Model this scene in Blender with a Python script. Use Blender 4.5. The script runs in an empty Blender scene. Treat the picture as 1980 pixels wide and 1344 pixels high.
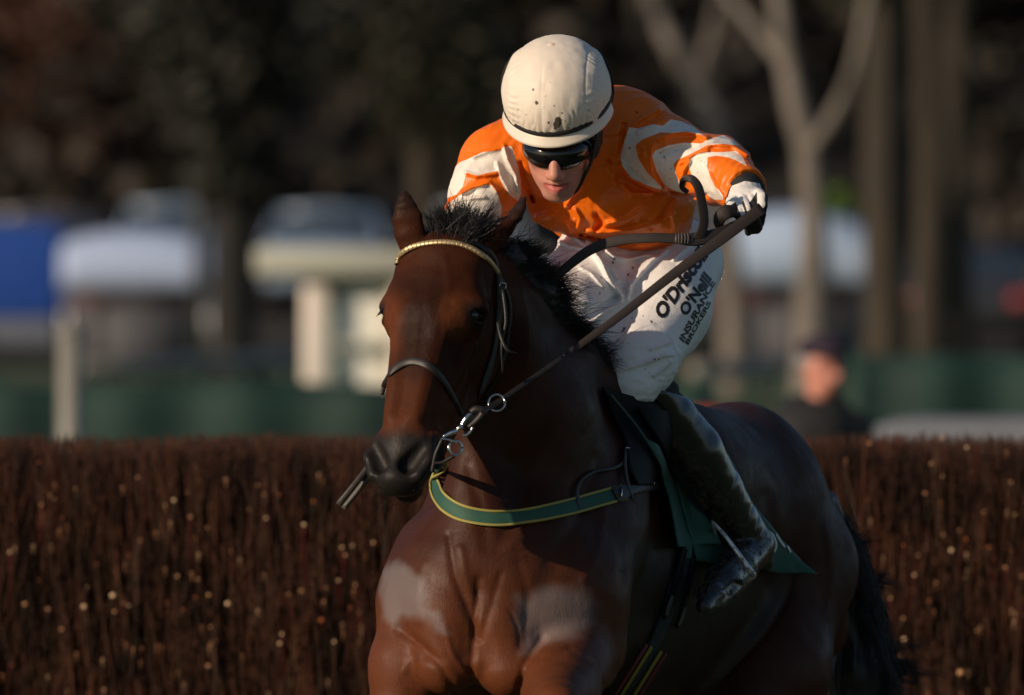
import bpy, bmesh, math, random
import numpy as np
from mathutils import Vector, Matrix
from mathutils.bvhtree import BVHTree

# ------------------------------------------------------------------ camera, sky, sun, exposure
sc = bpy.context.scene
F, D0, CX, CY, HC = 16400.0, 20.0, 990.0, 672.0, 1.65
cam_d = bpy.data.cameras.new('camera'); cam = bpy.data.objects.new('camera', cam_d)
sc.collection.objects.link(cam); sc.camera = cam
cam.location = (0, -D0, HC); cam.rotation_euler = (math.radians(90), 0, 0)
cam_d.sensor_width = 36; cam_d.lens = F / 1980 * 36
cam_d.clip_start = 0.5; cam_d.clip_end = 3000
cam_d.dof.use_dof = True; cam_d.dof.focus_distance = D0 - 0.18; cam_d.dof.aperture_fstop = 3.1

SUN_EL, SUN_AZ = 19.0, 56.0        # elevation; degrees to the left of the camera's own side
w = bpy.data.worlds.new('World'); sc.world = w; w.use_nodes = True
nt = w.node_tree; nt.nodes.clear()
sky = nt.nodes.new('ShaderNodeTexSky'); sky.sky_type = 'NISHITA'; sky.sun_disc = False
sky.sun_elevation = math.radians(SUN_EL)
sky.sun_rotation = math.radians(180 + SUN_AZ)
sky.air_density = 1.0; sky.dust_density = 0.4; sky.ozone_density = 2.5
bg = nt.nodes.new('ShaderNodeBackground'); bg.inputs[1].default_value = 0.068
wo = nt.nodes.new('ShaderNodeOutputWorld')
nt.links.new(sky.outputs[0], bg.inputs[0]); nt.links.new(bg.outputs[0], wo.inputs[0])

sun_d = bpy.data.lights.new('sun', 'SUN'); sun = bpy.data.objects.new('sun', sun_d)
sc.collection.objects.link(sun)
sun_d.energy = 4.0; sun_d.angle = math.radians(0.8); sun_d.color = (1.0, 0.80, 0.60)
e_, a_ = math.radians(SUN_EL), math.radians(SUN_AZ)
to_sun = Vector((-math.sin(a_)*math.cos(e_), -math.cos(a_)*math.cos(e_), math.sin(e_)))
sun.rotation_euler = to_sun.to_track_quat('Z', 'Y').to_euler()
sc.view_settings.view_transform = 'Standard'; sc.view_settings.look = 'None'
sc.view_settings.exposure = 0.0; sc.view_settings.gamma = 1.0

# ------------------------------------------------------------------ helpers
RND = random.Random(7)
col = sc.collection
def P(px, py, d=0.0):
    """a point d metres beyond the rider, seen at px, py of the photograph"""
    D = D0 + d
    return np.array(((px-CX)*D/F, d, HC-(py-CY)*D/F))
def R(r, d=0.0): return r*(D0+d)/F
def proj(v):
    D = D0 + v[..., 1]
    return v[..., 0]*F/D + CX, (HC - v[..., 2])*F/D + CY

def link(name, me, mat=None, parent=None, smooth=True):
    o = bpy.data.objects.new(name, me); col.objects.link(o)
    if mat: me.materials.append(mat)
    if parent is not None: o.parent = parent
    if smooth:
        me.shade_smooth()
    return o
def empty(name, loc=(0, 0, 0)):
    o = bpy.data.objects.new(name, None); col.objects.link(o); o.location = loc
    o.empty_display_size = 0.1
    return o
def tag(o, label=None, cat=None, group=None, kind=None):
    if label: o['label'] = label
    if cat: o['category'] = cat
    if group: o['group'] = group
    if kind: o['kind'] = kind
    return o
def worldloc(p):
    r = np.zeros(3, np.float32)
    while p is not None: r = r+np.array(p.location, np.float32); p = p.parent
    return r
def mesh_np(name, V, Q, mat=None, parent=None, smooth=True, attrs=None):
    """V Nx3, Q Mx4 or Mx3"""
    V = np.asarray(V, np.float32); Q = np.asarray(Q, np.int32)
    V = V - worldloc(parent)
    me = bpy.data.meshes.new(name)
    me.vertices.add(len(V)); me.vertices.foreach_set('co', V.ravel())
    n = Q.shape[1]
    me.loops.add(Q.size); me.loops.foreach_set('vertex_index', Q.ravel())
    me.polygons.add(len(Q)); me.polygons.foreach_set('loop_start', np.arange(len(Q), dtype=np.int32)*n)
    me.update(calc_edges=True)
    for k, a in (attrs or {}).items():
        at = me.attributes.new(k, 'FLOAT', 'POINT'); at.data.foreach_set('value', np.asarray(a, np.float32))
    return link(name, me, mat, parent, smooth)

# ---- noise
def _hash(ix, iy, iz):
    h = (ix*374761393 + iy*668265263 + iz*2147483647) & 0xffffffff
    h = ((h ^ (h >> 13))*1274126177) & 0xffffffff
    h = (h ^ (h >> 16)) & 0xffffffff
    return h.astype(np.float32)/2147483648.0 - 1.0
def noise(p, s=1.0, seed=0):
    q = np.asarray(p, np.float64)*s + seed*17.31
    i = np.floor(q).astype(np.int64); f = (q - i).astype(np.float32); u = f*f*(3-2*f)
    r = 0
    for dx in (0, 1):
        wx = u[:, 0] if dx else 1-u[:, 0]
        for dy in (0, 1):
            wy = u[:, 1] if dy else 1-u[:, 1]
            for dz in (0, 1):
                wz = u[:, 2] if dz else 1-u[:, 2]
                r = r + wx*wy*wz*_hash(i[:, 0]+dx, i[:, 1]+dy, i[:, 2]+dz)
    return r
def fbm(p, s=1.0, seed=0, n=3):
    r = 0; a = 1.0
    for k in range(n): r = r + a*noise(p, s*2**k, seed+k); a *= 0.5
    return r
def sstep(a, b, x):
    t = np.clip((x-a)/(b-a), 0, 1); return t*t*(3-2*t)
def polysd(x, y, poly):
    """signed distance to a polygon, positive inside"""
    d = np.full(x.shape, 1e9, np.float32); s = np.zeros(x.shape, bool)
    n = len(poly)
    for i in range(n):
        ax, ay = poly[i]; bx, by = poly[(i+1) % n]
        ex, ey = bx-ax, by-ay; wx, wy = x-ax, y-ay
        t = np.clip((wx*ex+wy*ey)/(ex*ex+ey*ey+1e-9), 0, 1)
        d = np.minimum(d, (wx-ex*t)**2+(wy-ey*t)**2)
        c = ((ay > y) != (by > y)) & (x < (bx-ax)*(y-ay)/((by-ay) or 1e-9)+ax)
        s ^= c
    return np.where(s, np.sqrt(d), -np.sqrt(d))
def polylined(x, y, pts):
    d = np.full(x.shape, 1e9, np.float32)
    for (ax, ay), (bx, by) in zip(pts[:-1], pts[1:]):
        ex, ey = bx-ax, by-ay; wx, wy = x-ax, y-ay
        t = np.clip((wx*ex+wy*ey)/(ex*ex+ey*ey+1e-9), 0, 1)
        d = np.minimum(d, (wx-ex*t)**2+(wy-ey*t)**2)
    return np.sqrt(d)

# ---- implicit bodies, grown into one continuous surface each
class Body:
    def __init__(s): s.ops = []
    def _add(s, f, lo, hi, op, k): s.ops.append((f, np.array(lo)-k-0.03, np.array(hi)+k+0.03, op, k)); return s
    def cone(s, a, b, ra, rb, k=0.03, op='u'):
        a = np.asarray(a, np.float32); b = np.asarray(b, np.float32); ab = b-a; L2 = float(ab@ab)+1e-12
        def f(p):
            q = p-a; t = np.clip(q@ab/L2, 0, 1)
            q = q-t[:, None]*ab
            return np.sqrt((q*q).sum(1))-(ra+(rb-ra)*t)
        m = max(ra, rb)
        return s._add(f, np.minimum(a, b)-m, np.maximum(a, b)+m, op, k)
    def econe(s, a, b, ra, rb, side, k=0.03, op='u'):
        """ra, rb = (radius along side, radius across)"""
        a = np.asarray(a, np.float32); b = np.asarray(b, np.float32); ab = b-a; L = np.linalg.norm(ab); ax = ab/L
        sd = np.asarray(side, np.float32); sd = sd-ax*(sd@ax); sd = sd/np.linalg.norm(sd); th = np.cross(ax, sd)
        def f(p):
            q = p-a; u = q@ax; t = np.clip(u/L, 0, 1); e = u-t*L
            r1 = ra[0]+(rb[0]-ra[0])*t; r2 = ra[1]+(rb[1]-ra[1])*t; m = np.minimum(r1, r2)
            l = np.sqrt((q@sd/r1)**2+(q@th/r2)**2+(e/m)**2)
            g = np.sqrt((q@sd/r1**2)**2+(q@th/r2**2)**2+(e/m**2)**2)+1e-6
            return np.clip(l*(l-1)/g, -0.2, 0.6)
        m = max(ra+rb)
        return s._add(f, np.minimum(a, b)-m, np.maximum(a, b)+m, op, k)
    def ell(s, c, r, M=None, k=0.03, op='u'):
        c = np.asarray(c, np.float32); r = np.asarray(r, np.float32)
        M = np.eye(3, dtype=np.float32) if M is None else np.asarray(M, np.float32)   # rows = axes
        def f(p):
            q = (p-c)@M.T; l = np.sqrt(((q/r)**2).sum(1)); g = np.sqrt(((q/r**2)**2).sum(1))+1e-6
            return np.clip(l*(l-1)/g, -0.2, 0.6)
        m = float(r.max())
        return s._add(f, c-m, c+m, op, k)
    def cut(s, c, n, k=0.005):
        """remove the side of the plane n points to"""
        c = np.asarray(c, np.float32); n = np.asarray(n, np.float32); n = n/np.linalg.norm(n)
        s.ops.append((lambda p: (p-c)@n, None, None, 'i', k)); return s
    def chain(s, pts, k=0.02, op='u'):
        """pts = [(px,py,d,rpx)...]"""
        for q0, q1 in zip(pts[:-1], pts[1:]):
            s.cone(P(*q0[:3]), P(*q1[:3]), R(q0[3], q0[2]), R(q1[3], q1[2]), k, op)
        return s
    def disp(s, f, lo=None, hi=None): s.ops.append((f, lo, hi, 'd', 0)); return s
    def ev(s, p):
        p = p.astype(np.float32); d = np.full(len(p), 1.0, np.float32)
        lo, hi = p.min(0), p.max(0)
        for f, l, h, op, k in s.ops:
            if l is not None and ((h < lo).any() or (l > hi).any()): continue
            g = f(p)
            if op == 'd': d = d+g; continue
            if op == 'u':
                t = np.clip(0.5+0.5*(d-g)/k, 0, 1); d = d+(g-d)*t-k*t*(1-t)
            elif op == 's':
                t = np.clip(0.5-0.5*(d+g)/k, 0, 1); d = d+(-g-d)*t+k*t*(1-t)
            elif op == 'i':
                t = np.clip(0.5-0.5*(g-d)/k, 0, 1); d = g+(d-g)*t+k*t*(1-t)
        return d
    def bounds(s):
        L = [o[1] for o in s.ops if o[3] == 'u']; H = [o[2] for o in s.ops if o[3] == 'u']
        return np.min(L, 0), np.max(H, 0)
    def mesh(s, h):
        lo, hi = s.bounds(); n = 8; B = h*n
        # coarse search for blocks the surface may cross, one superblock at a time
        nb = np.ceil((hi-lo)/B).astype(int)+1
        S = 4; verts_k = []; verts_p = []; quads = []
        off = np.stack(np.meshgrid(*[np.arange(n+1)]*3, indexing='ij'), -1).reshape(-1, 3)
        DIM = nb*n+16
        def key(c): return (c[..., 0].astype(np.int64)*DIM[1]+c[..., 1])*DIM[2]+c[..., 2]
        for sx in range(0, nb[0], S):
            for sy in range(0, nb[1], S):
                for sz in range(0, nb[2], S):
                    g = np.stack(np.meshgrid(np.arange(sx, min(sx+S, nb[0])), np.arange(sy, min(sy+S, nb[1])),
                                             np.arange(sz, min(sz+S, nb[2])), indexing='ij'), -1).reshape(-1, 3)
                    c = lo+(g+0.5)*B
                    a = np.abs(s.ev(c)) < B*1.25+0.012
                    if not a.any(): continue
                    g = g[a]
                    ci = (g[:, None, :]*n+off[None]); val = s.ev((lo+ci.reshape(-1, 3)*h)).reshape(len(g), n+1, n+1, n+1)
                    cells = []
                    neg = val < 0
                    nn = sum(neg[:, i:n+i, j:n+j, k:n+k].astype(np.int8) for i in (0, 1) for j in (0, 1) for k in (0, 1))
                    b, i, j, k = np.nonzero((nn > 0) & (nn < 8))
                    if len(b) == 0: continue
                    cv = [[[val[b, i+x, j+y, k+z] for z in (0, 1)] for y in (0, 1)] for x in (0, 1)]
                    acc = np.zeros((len(b), 3)); cnt = np.zeros(len(b))
                    for ax in range(3):
                        for u in (0, 1):
                            for v in (0, 1):
                                q0 = [u, v]; q0.insert(ax, 0); q1 = [u, v]; q1.insert(ax, 1)
                                v0 = cv[q0[0]][q0[1]][q0[2]]; v1 = cv[q1[0]][q1[1]][q1[2]]
                                m = (v0 < 0) != (v1 < 0)
                                t = np.where(m, v0/(np.where(m, v0-v1, 1)), 0)
                                pt = np.tile(np.array(q0, float), (len(b), 1)); pt[:, ax] = t
                                acc += pt*m[:, None]; cnt += m
                    base = g[b]*n+np.stack([i, j, k], 1)
                    verts_k.append(key(base)); verts_p.append(lo+(base+acc/cnt[:, None])*h)
                    # edges owned by this block: lower-corner samples i<n
                    for ax in range(3):
                        sl0 = [slice(0, n)]*3; sl1 = list(sl0); sl1[ax] = slice(1, n+1)
                        n0 = neg[(slice(None),)+tuple(sl0)]; n1 = neg[(slice(None),)+tuple(sl1)]
                        eb = np.nonzero(n0 != n1)
                        if len(eb[0]) == 0: continue
                        c0 = g[eb[0]]*n+np.stack(eb[1:], 1)
                        o1 = np.zeros(3, int); o2 = np.zeros(3, int); o1[(ax+1) % 3] = 1; o2[(ax+2) % 3] = 1
                        q = np.stack([key(c0), key(c0-o1), key(c0-o1-o2), key(c0-o2)], 1)
                        fl = n0[eb]
                        q[~fl] = q[~fl][:, ::-1]
                        quads.append(q)
        K = np.concatenate(verts_k); V = np.concatenate(verts_p); Q = np.concatenate(quads)
        K, ix = np.unique(K, return_index=True); V = V[ix]
        r = np.searchsorted(K, Q); r[r >= len(K)] = 0
        ok = (K[r] == Q).all(1); Q = r[ok]
        return V.astype(np.float32), Q.astype(np.int32)

def vnormals(V, Q):
    fn = np.cross(V[Q[:, 2]]-V[Q[:, 0]], V[Q[:, 3]]-V[Q[:, 1]]); N = np.zeros_like(V)
    for c in range(4): np.add.at(N, Q[:, c], fn)
    return N/(np.linalg.norm(N, axis=1, keepdims=True)+1e-12)

def bvh_of(V, Q): return BVHTree.FromPolygons([tuple(v) for v in V.tolist()], Q.tolist())
CAMP = Vector((0, -D0, HC))
def snap(bvhs, px, py, off=0.0, fallback=None):
    t = Vector(P(px, py, 0.0)); dr = (t-CAMP).normalized(); best = None
    for b in bvhs:
        h = b.ray_cast(CAMP, dr)
        if h[0] is not None and (best is None or h[3] < best[3]): best = h
    if best is None:
        if fallback is None: return None
        return np.array(P(px, py, fallback)), np.array((0, -1.0, 0))
    n = best[1]
    if n.dot(dr) > 0: n = -n
    o = (n*.4-dr*.6).normalized()
    return np.array(best[0]+o*off), np.array(n)

def catmull(pts, n=8):
    pts = [np.asarray(p, float) for p in pts]; out = []
    p = [2*pts[0]-pts[1]]+pts+[2*pts[-1]-pts[-2]]
    for i in range(1, len(p)-2):
        for k in range(n):
            t = k/n
            out.append(0.5*((2*p[i])+(-p[i-1]+p[i+1])*t+(2*p[i-1]-5*p[i]+4*p[i+1]-p[i+2])*t*t+(-p[i-1]+3*p[i]-3*p[i+1]+p[i+2])*t**3))
    out.append(p[-2]); return np.array(out)

class MB:
    """collects tubes, ribbons and sheets into one mesh"""
    def __init__(s): s.V = []; s.Q = []; s.n = 0; s.A = []
    def add(s, V, Q, a=0.0):
        s.V.append(np.asarray(V, np.float32)); s.Q.append(np.asarray(Q, np.int32)+s.n); s.n += len(V)
        s.A.append(np.full(len(V), a, np.float32) if np.isscalar(a) else np.asarray(a, np.float32))
    def rings(s, Rg, closed=True, cap=True, a=0.0):
        """Rg: m rings x k points x 3"""
        Rg = np.asarray(Rg); m, k, _ = Rg.shape
        V = Rg.reshape(-1, 3); Q = []
        for i in range(m-1):
            for j in range(k if closed else k-1):
                j2 = (j+1) % k
                Q.append((i*k+j, i*k+j2, (i+1)*k+j2, (i+1)*k+j))
        if cap and closed:
            V = np.vstack([V, Rg[0].mean(0), Rg[-1].mean(0)]); c0, c1 = m*k, m*k+1
            for j in range(0, k, 2):
                Q.append((c0, (j+2) % k, (j+1) % k, j)); b = (m-1)*k
                Q.append((c1, b+j, b+(j+1) % k, b+(j+2) % k))
            a = a if np.isscalar(a) else np.concatenate([a, [a[0], a[-1]]])
        s.add(V, Q, a)
    def tube(s, pts, r, k=8, sm=6, flat=1.0, up=None):
        pts = catmull(pts, sm) if sm > 1 and len(pts) > 2 else np.array([np.asarray(p, float) for p in pts])
        m = len(pts); r = np.interp(np.linspace(0, 1, m), np.linspace(0, 1, len(r)), r) if hasattr(r, '__len__') else np.full(m, r)
        T = np.gradient(pts, axis=0); T /= np.linalg.norm(T, axis=1, keepdims=True)+1e-9
        u = np.asarray(up, float) if up is not None else np.array((0.13, 0.31, 0.94))
        if abs(T[0]@u) > 0.95*np.linalg.norm(u): u = np.array((1.0, 0.1, 0))
        Rg = []
        for i in range(m):
            u = u-T[i]*(T[i]@u); u = u/(np.linalg.norm(u)+1e-9); v = np.cross(T[i], u)
            th = np.arange(k)/k*2*math.pi
            Rg.append(pts[i]+r[i]*(np.cos(th)[:, None]*u*flat+np.sin(th)[:, None]*v))
        s.rings(Rg); return s
    def ribbon(s, pts, nrm, w, t=0.004, sm=6, prof=None, a=None, cc=None):
        """a strap: w = width(s), t = thickness, lying on surface with normals nrm"""
        pts = catmull(pts, sm) if sm > 1 else np.array(pts); nr = catmull(nrm, sm) if sm > 1 else np.array(nrm)
        m = len(pts); w = np.interp(np.linspace(0, 1, m), np.linspace(0, 1, len(w)), w) if hasattr(w, '__len__') else np.full(m, w)
        T = np.gradient(pts, axis=0); T /= np.linalg.norm(T, axis=1, keepdims=True)+1e-9
        pr = [(-1, -1), (-1, .5), (-.85, 1), (0, 1.25), (.85, 1), (1, .5), (1, -1), (0, -1.2)] if prof is None else prof
        Rg = []
        for i in range(m):
            n = nr[i]-T[i]*(T[i]@nr[i]); n /= np.linalg.norm(n)+1e-9; v = np.cross(T[i], n)
            Rg.append([pts[i]+v*(x*w[i]/2)+n*(y*t/2) for x, y in pr])
        if a == 'len':
            L = np.concatenate([[0], np.cumsum(np.linalg.norm(np.diff(pts, axis=0), axis=1))]); s.rings(Rg, a=np.repeat(L, len(pr)))
        elif a == 'across': s.rings(Rg, a=np.tile(np.array([x for x, y in pr], np.float32), m))
        else: s.rings(Rg)
        return s
    def sheet(s, G, th, a=None):
        """G: grid m x n x 3 of surface points, th thickness (both sides)"""
        G = np.asarray(G); m, n, _ = G.shape
        du = np.gradient(G, axis=0); dv = np.gradient(G, axis=1); N = np.cross(du, dv); N /= np.linalg.norm(N, axis=2, keepdims=True)+1e-9
        A = (G+N*th/2).reshape(-1, 3); B = (G-N*th/2).reshape(-1, 3); Q = []
        o = m*n
        for i in range(m-1):
            for j in range(n-1):
                q = (i*n+j, (i+1)*n+j, (i+1)*n+j+1, i*n+j+1); Q.append(q); Q.append(tuple(o+x for x in q[::-1]))
        bd = [(i, 0) for i in range(m)]+[(m-1, j) for j in range(1, n)]+[(i, n-1) for i in range(m-2, -1, -1)]+[(0, j) for j in range(n-2, 0, -1)]
        bd = [i*n+j for i, j in bd]
        for x, y in zip(bd, bd[1:]+bd[:1]): Q.append((x, o+x, o+y, y))
        s.add(np.vstack([A, B]), Q, 0.0 if a is None else np.concatenate([np.ravel(a)]*2)); return s
    def box(s, lo, hi, M=None, c=None, bev=0.0):
        lo = np.array(lo, float); hi = np.array(hi, float)
        V = np.array([[(lo, hi)[x][0], (lo, hi)[y][1], (lo, hi)[z][2]] for x in (0, 1) for y in (0, 1) for z in (0, 1)])
        if M is not None: V = V@np.asarray(M)+(c if c is not None else 0)
        s.add(V, [(0, 1, 3, 2), (4, 6, 7, 5), (0, 4, 5, 1), (2, 3, 7, 6), (0, 2, 6, 4), (1, 5, 7, 3)]); return s
    def build(s, name, mat, parent=None, smooth=True, attr=None):
        return mesh_np(name, np.vstack(s.V), np.vstack(s.Q), mat, parent, smooth, {attr: np.concatenate(s.A)} if attr else None)

# ---- materials
def N(nt, t, **kw):
    n = nt.nodes.new('ShaderNode'+t)
    for k, v in kw.items():
        if k[0] == 'i' and k[1:].isdigit(): n.inputs[int(k[1:])].default_value = v
        else: setattr(n, k, v)
    return n
class Mat:
    def __init__(s, name, base=(.5, .5, .5), rough=.6, metal=0.0, spec=.5, coat=0.0, sheen=0.0, coat_rough=.1):
        s.m = bpy.data.materials.new(name); s.m.use_nodes = True; s.nt = s.m.node_tree; s.nt.nodes.clear()
        s.b = s.nt.nodes.new('ShaderNodeBsdfPrincipled'); o = s.nt.nodes.new('ShaderNodeOutputMaterial')
        s.nt.links.new(s.b.outputs[0], o.inputs[0])
        I = s.b.inputs; I['Base Color'].default_value = (*base, 1); I['Roughness'].default_value = rough
        I['Metallic'].default_value = metal; I['Specular IOR Level'].default_value = spec
        I['Coat Weight'].default_value = coat; I['Coat Roughness'].default_value = coat_rough
        I['Sheen Weight'].default_value = sheen
        s.c = None; s.base = base; s.hgt = None
    def L(s, a, b): s.nt.links.new(a, b)
    def coord(s, scale=(1, 1, 1), obj=True):
        t = N(s.nt, 'TexCoord'); m = N(s.nt, 'Mapping'); m.inputs['Scale'].default_value = scale
        s.L(t.outputs['Object'], m.inputs[0]); return m.outputs[0]
    def noise(s, sc=10, det=3, scale=(1, 1, 1), rough=.55, dist=0.0):
        n = N(s.nt, 'TexNoise'); n.inputs['Scale'].default_value = sc; n.inputs['Detail'].default_value = det
        n.inputs['Roughness'].default_value = rough; n.inputs['Distortion'].default_value = dist
        s.L(s.coord(scale), n.inputs['Vector']); return n.outputs[0]
    def ramp(s, src, a, b, ca=(0, 0, 0), cb=(1, 1, 1)):
        r = N(s.nt, 'ValToRGB'); r.color_ramp.elements[0].position = a; r.color_ramp.elements[1].position = b
        r.color_ramp.elements[0].color = (*ca, 1); r.color_ramp.elements[1].color = (*cb, 1); s.L(src, r.inputs[0]); return r.outputs[0]
    def rng(s, src, a, b, c=0.0, d=1.0, smooth=False):
        r = N(s.nt, 'MapRange'); r.clamp = True
        if smooth: r.interpolation_type = 'SMOOTHSTEP'
        for i, v in zip((1, 2, 3, 4), (a, b, c, d)): r.inputs[i].default_value = v
        s.L(src, r.inputs[0]); return r.outputs[0]
    def attr(s, n):
        a = N(s.nt, 'Attribute', attribute_name=n); return a.outputs['Fac']
    def math(s, op, a, b=None):
        m = N(s.nt, 'Math', operation=op)
        for i, v in enumerate((a, b)):
            if v is None: continue
            if isinstance(v, (int, float)): m.inputs[i].default_value = v
            else: s.L(v, m.inputs[i])
        return m.outputs[0]
    def mix(s, fac, colr, mode='MIX'):
        """lay a colour over what the base colour is so far"""
        m = N(s.nt, 'Mix', data_type='RGBA', blend_type=mode)
        if isinstance(fac, (int, float)): m.inputs[0].default_value = fac
        else: s.L(fac, m.inputs[0])
        if s.c is None: m.inputs[6].default_value = (*s.base, 1)
        else: s.L(s.c, m.inputs[6])
        if isinstance(colr, tuple): m.inputs[7].default_value = (*colr, 1)
        else: s.L(colr, m.inputs[7])
        s.c = m.outputs[2]; s.L(s.c, s.b.inputs['Base Color']); return s
    def rough(s, src): s.L(src, s.b.inputs['Roughness']); return s
    def bump(s, src, dist=.002, strength=1.0):
        b = N(s.nt, 'Bump'); b.inputs['Strength'].default_value = strength; b.inputs['Distance'].default_value = dist
        s.L(src, b.inputs['Height'])
        if s.hgt: s.L(s.hgt, b.inputs['Normal'])
        s.hgt = b.outputs[0]; s.L(s.hgt, s.b.inputs['Normal']); return s

# ================================================================== the horse
FINE = 1.0
# head frame: x = the horse's left, y = out of the face, z = down the face
hp0 = P(838, 428, -0.56); hp1 = P(742, 945, -0.80)
HZ = (hp1-hp0); HL = np.linalg.norm(HZ); HZ = HZ/HL
yaw = math.radians(24)
HY = np.array((-math.sin(yaw), -math.cos(yaw), 0.0)); HY = HY-HZ*(HY@HZ); HY /= np.linalg.norm(HY)
HX = np.cross(HZ, HY)
if HX[0] < 0: HX = -HX
HS = HL/0.60
HM = np.stack([HX, HY, HZ])
HW = np.array((1.24, 1.15, 1.0))
def hl(x, y, z): return hp0+(HX*x*HW[0]+HY*y*HW[1]+HZ*z)*HS
def hinv(p): return ((p-hp0)@HM.T)/HS/HW

Hb = Body()
# --- trunk
Hb.econe(P(985, 1150, -.10), P(1265, 1090, .62), (R(200), R(265)), (R(225, .6), R(280, .6)), (1, 0, 0), k=.05)
Hb.ell(P(945, 1120, -.30), (R(155), .18, R(175)), k=.08)
Hb.ell(P(1060, 1120, -.27), (R(120), .18, R(150)), k=.08)
Hb.ell(P(1035, 1205, -.36), (R(70), .10, R(70)), k=.06)
Hb.ell(P(850, 1150, -.27), (R(95), .17, R(130)), k=.08)
Hb.chain([(1190, 815, .08, 75), (1310, 902, .42, 108), (1425, 908, .74, 118), (1500, 985, .98, 100)], k=.07)
Hb.chain([(1290, 960, .45, 150), (1440, 1010, .72, 150)], k=.08)
# hind quarter (near side) and the far one
Hb.chain([(1465, 960, .74, 120), (1520, 1100, .80, 128), (1480, 1300, .62, 112), (1400, 1430, .42, 70)], k=.07)
Hb.chain([(1545, 1080, .98, 85), (1570, 1210, .90, 72)], k=.06)
Hb.chain([(1350, 960, .95, 110), (1330, 1180, 1.0, 120), (1300, 1400, .9, 80)], k=.07)
# hind legs to the ground
def limb(pts, k=.025): Hb.chain(pts, k)
limb([(1400, 1430, .42, 66), (1500, 1640, .70, 45), (1510, 1700, .72, 34), (1470, 1860, .60, 27), (1462, 1930, .58, 34), (1440, 1965, .52, 36), (1430, 1990, .50, 44)])
limb([(1300, 1400, .9, 70), (1400, 1620, 1.15, 42), (1410, 1690, 1.17, 34), (1360, 1860, 1.02, 27), (1352, 1930, 1.0, 34), (1335, 1965, .94, 36), (1326, 1985, .92, 44)])
# shoulders
Hb.chain([(1005, 930, -.02, 80), (850, 1080, -.20, 76), (812, 1160, -.27, 70), (830, 1230, -.30, 76)], k=.05)
Hb.chain([(1180, 850, .02, 90), (1120, 1030, -.16, 96), (1100, 1160, -.28, 92), (1112, 1250, -.28, 88)], k=.09)
# pectorals
Hb.chain([(868, 1120, -.40, 38), (868, 1200, -.42, 50), (862, 1285, -.43, 60)], k=.06)
Hb.chain([(1000, 1090, -.40, 45), (966, 1205, -.44, 42), (985, 1290, -.44, 62)], k=.05)
Hb.chain([(905, 1130, -.42, 12), (922, 1280, -.47, 12)], k=.03)
# forelegs
limb([(815, 1190, -.28, 78), (795, 1290, -.32, 78), (775, 1400, -.34, 62), (770, 1530, -.36, 44), (768, 1575, -.38, 42), (765, 1620, -.37, 30), (765, 1770, -.37, 26), (762, 1815, -.38, 33), (752, 1860, -.46, 32), (748, 1895, -.50, 46)], .03)
limb([(1112, 1262, -.26, 88), (1085, 1335, -.60, 74), (1078, 1362, -.86, 46), (1078, 1370, -.92, 44)], .035)
limb([(1078, 1370, -.92, 40), (1098, 1520, -.80, 28), (1100, 1600, -.74, 34), (1098, 1640, -.66, 32), (1096, 1662, -.60, 44)], .02)
# --- neck
Hb.econe(P(915, 560, -.40), P(1005, 800, -.20), (R(88), .115), (R(135), .18), (1, 0, 0), k=.05)
Hb.econe(P(1005, 800, -.20), P(1035, 1000, -.06), (R(138), .19), (R(200), .26), (1, 0, 0), k=.08)
Hb.chain([(905, 500, -.42, 60), (985, 590, -.30, 62), (1070, 700, -.14, 72), (1180, 800, .06, 82)], k=.05)   # crest
Hb.chain([(915, 830, -.36, 36), (925, 960, -.36, 46), (925, 1080, -.40, 46)], k=.08)   # windpipe line
Hb.chain([(1060, 900, -.29, 40), (1040, 1010, -.34, 40), (985, 1100, -.40, 36)], k=.08)
# grooves of the chest
Hb.chain([(925, 1160, -.525, 3), (918, 1235, -.55, 6), (908, 1320, -.56, 12)], k=.03, op='s')
Hb.chain([(872, 1060, -.505, 2), (868, 1120, -.53, 3), (900, 1175, -.545, 3)], k=.03, op='s')
Hb.chain([(772, 1215, -.41, 3), (815, 1265, -.48, 5), (862, 1300, -.54, 5), (885, 1350, -.55, 6)], k=.018, op='s')
Hb.chain([(1050, 1240, -.49, 3), (1022, 1280, -.53, 4), (1000, 1344, -.56, 6)], k=.018, op='s')
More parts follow.
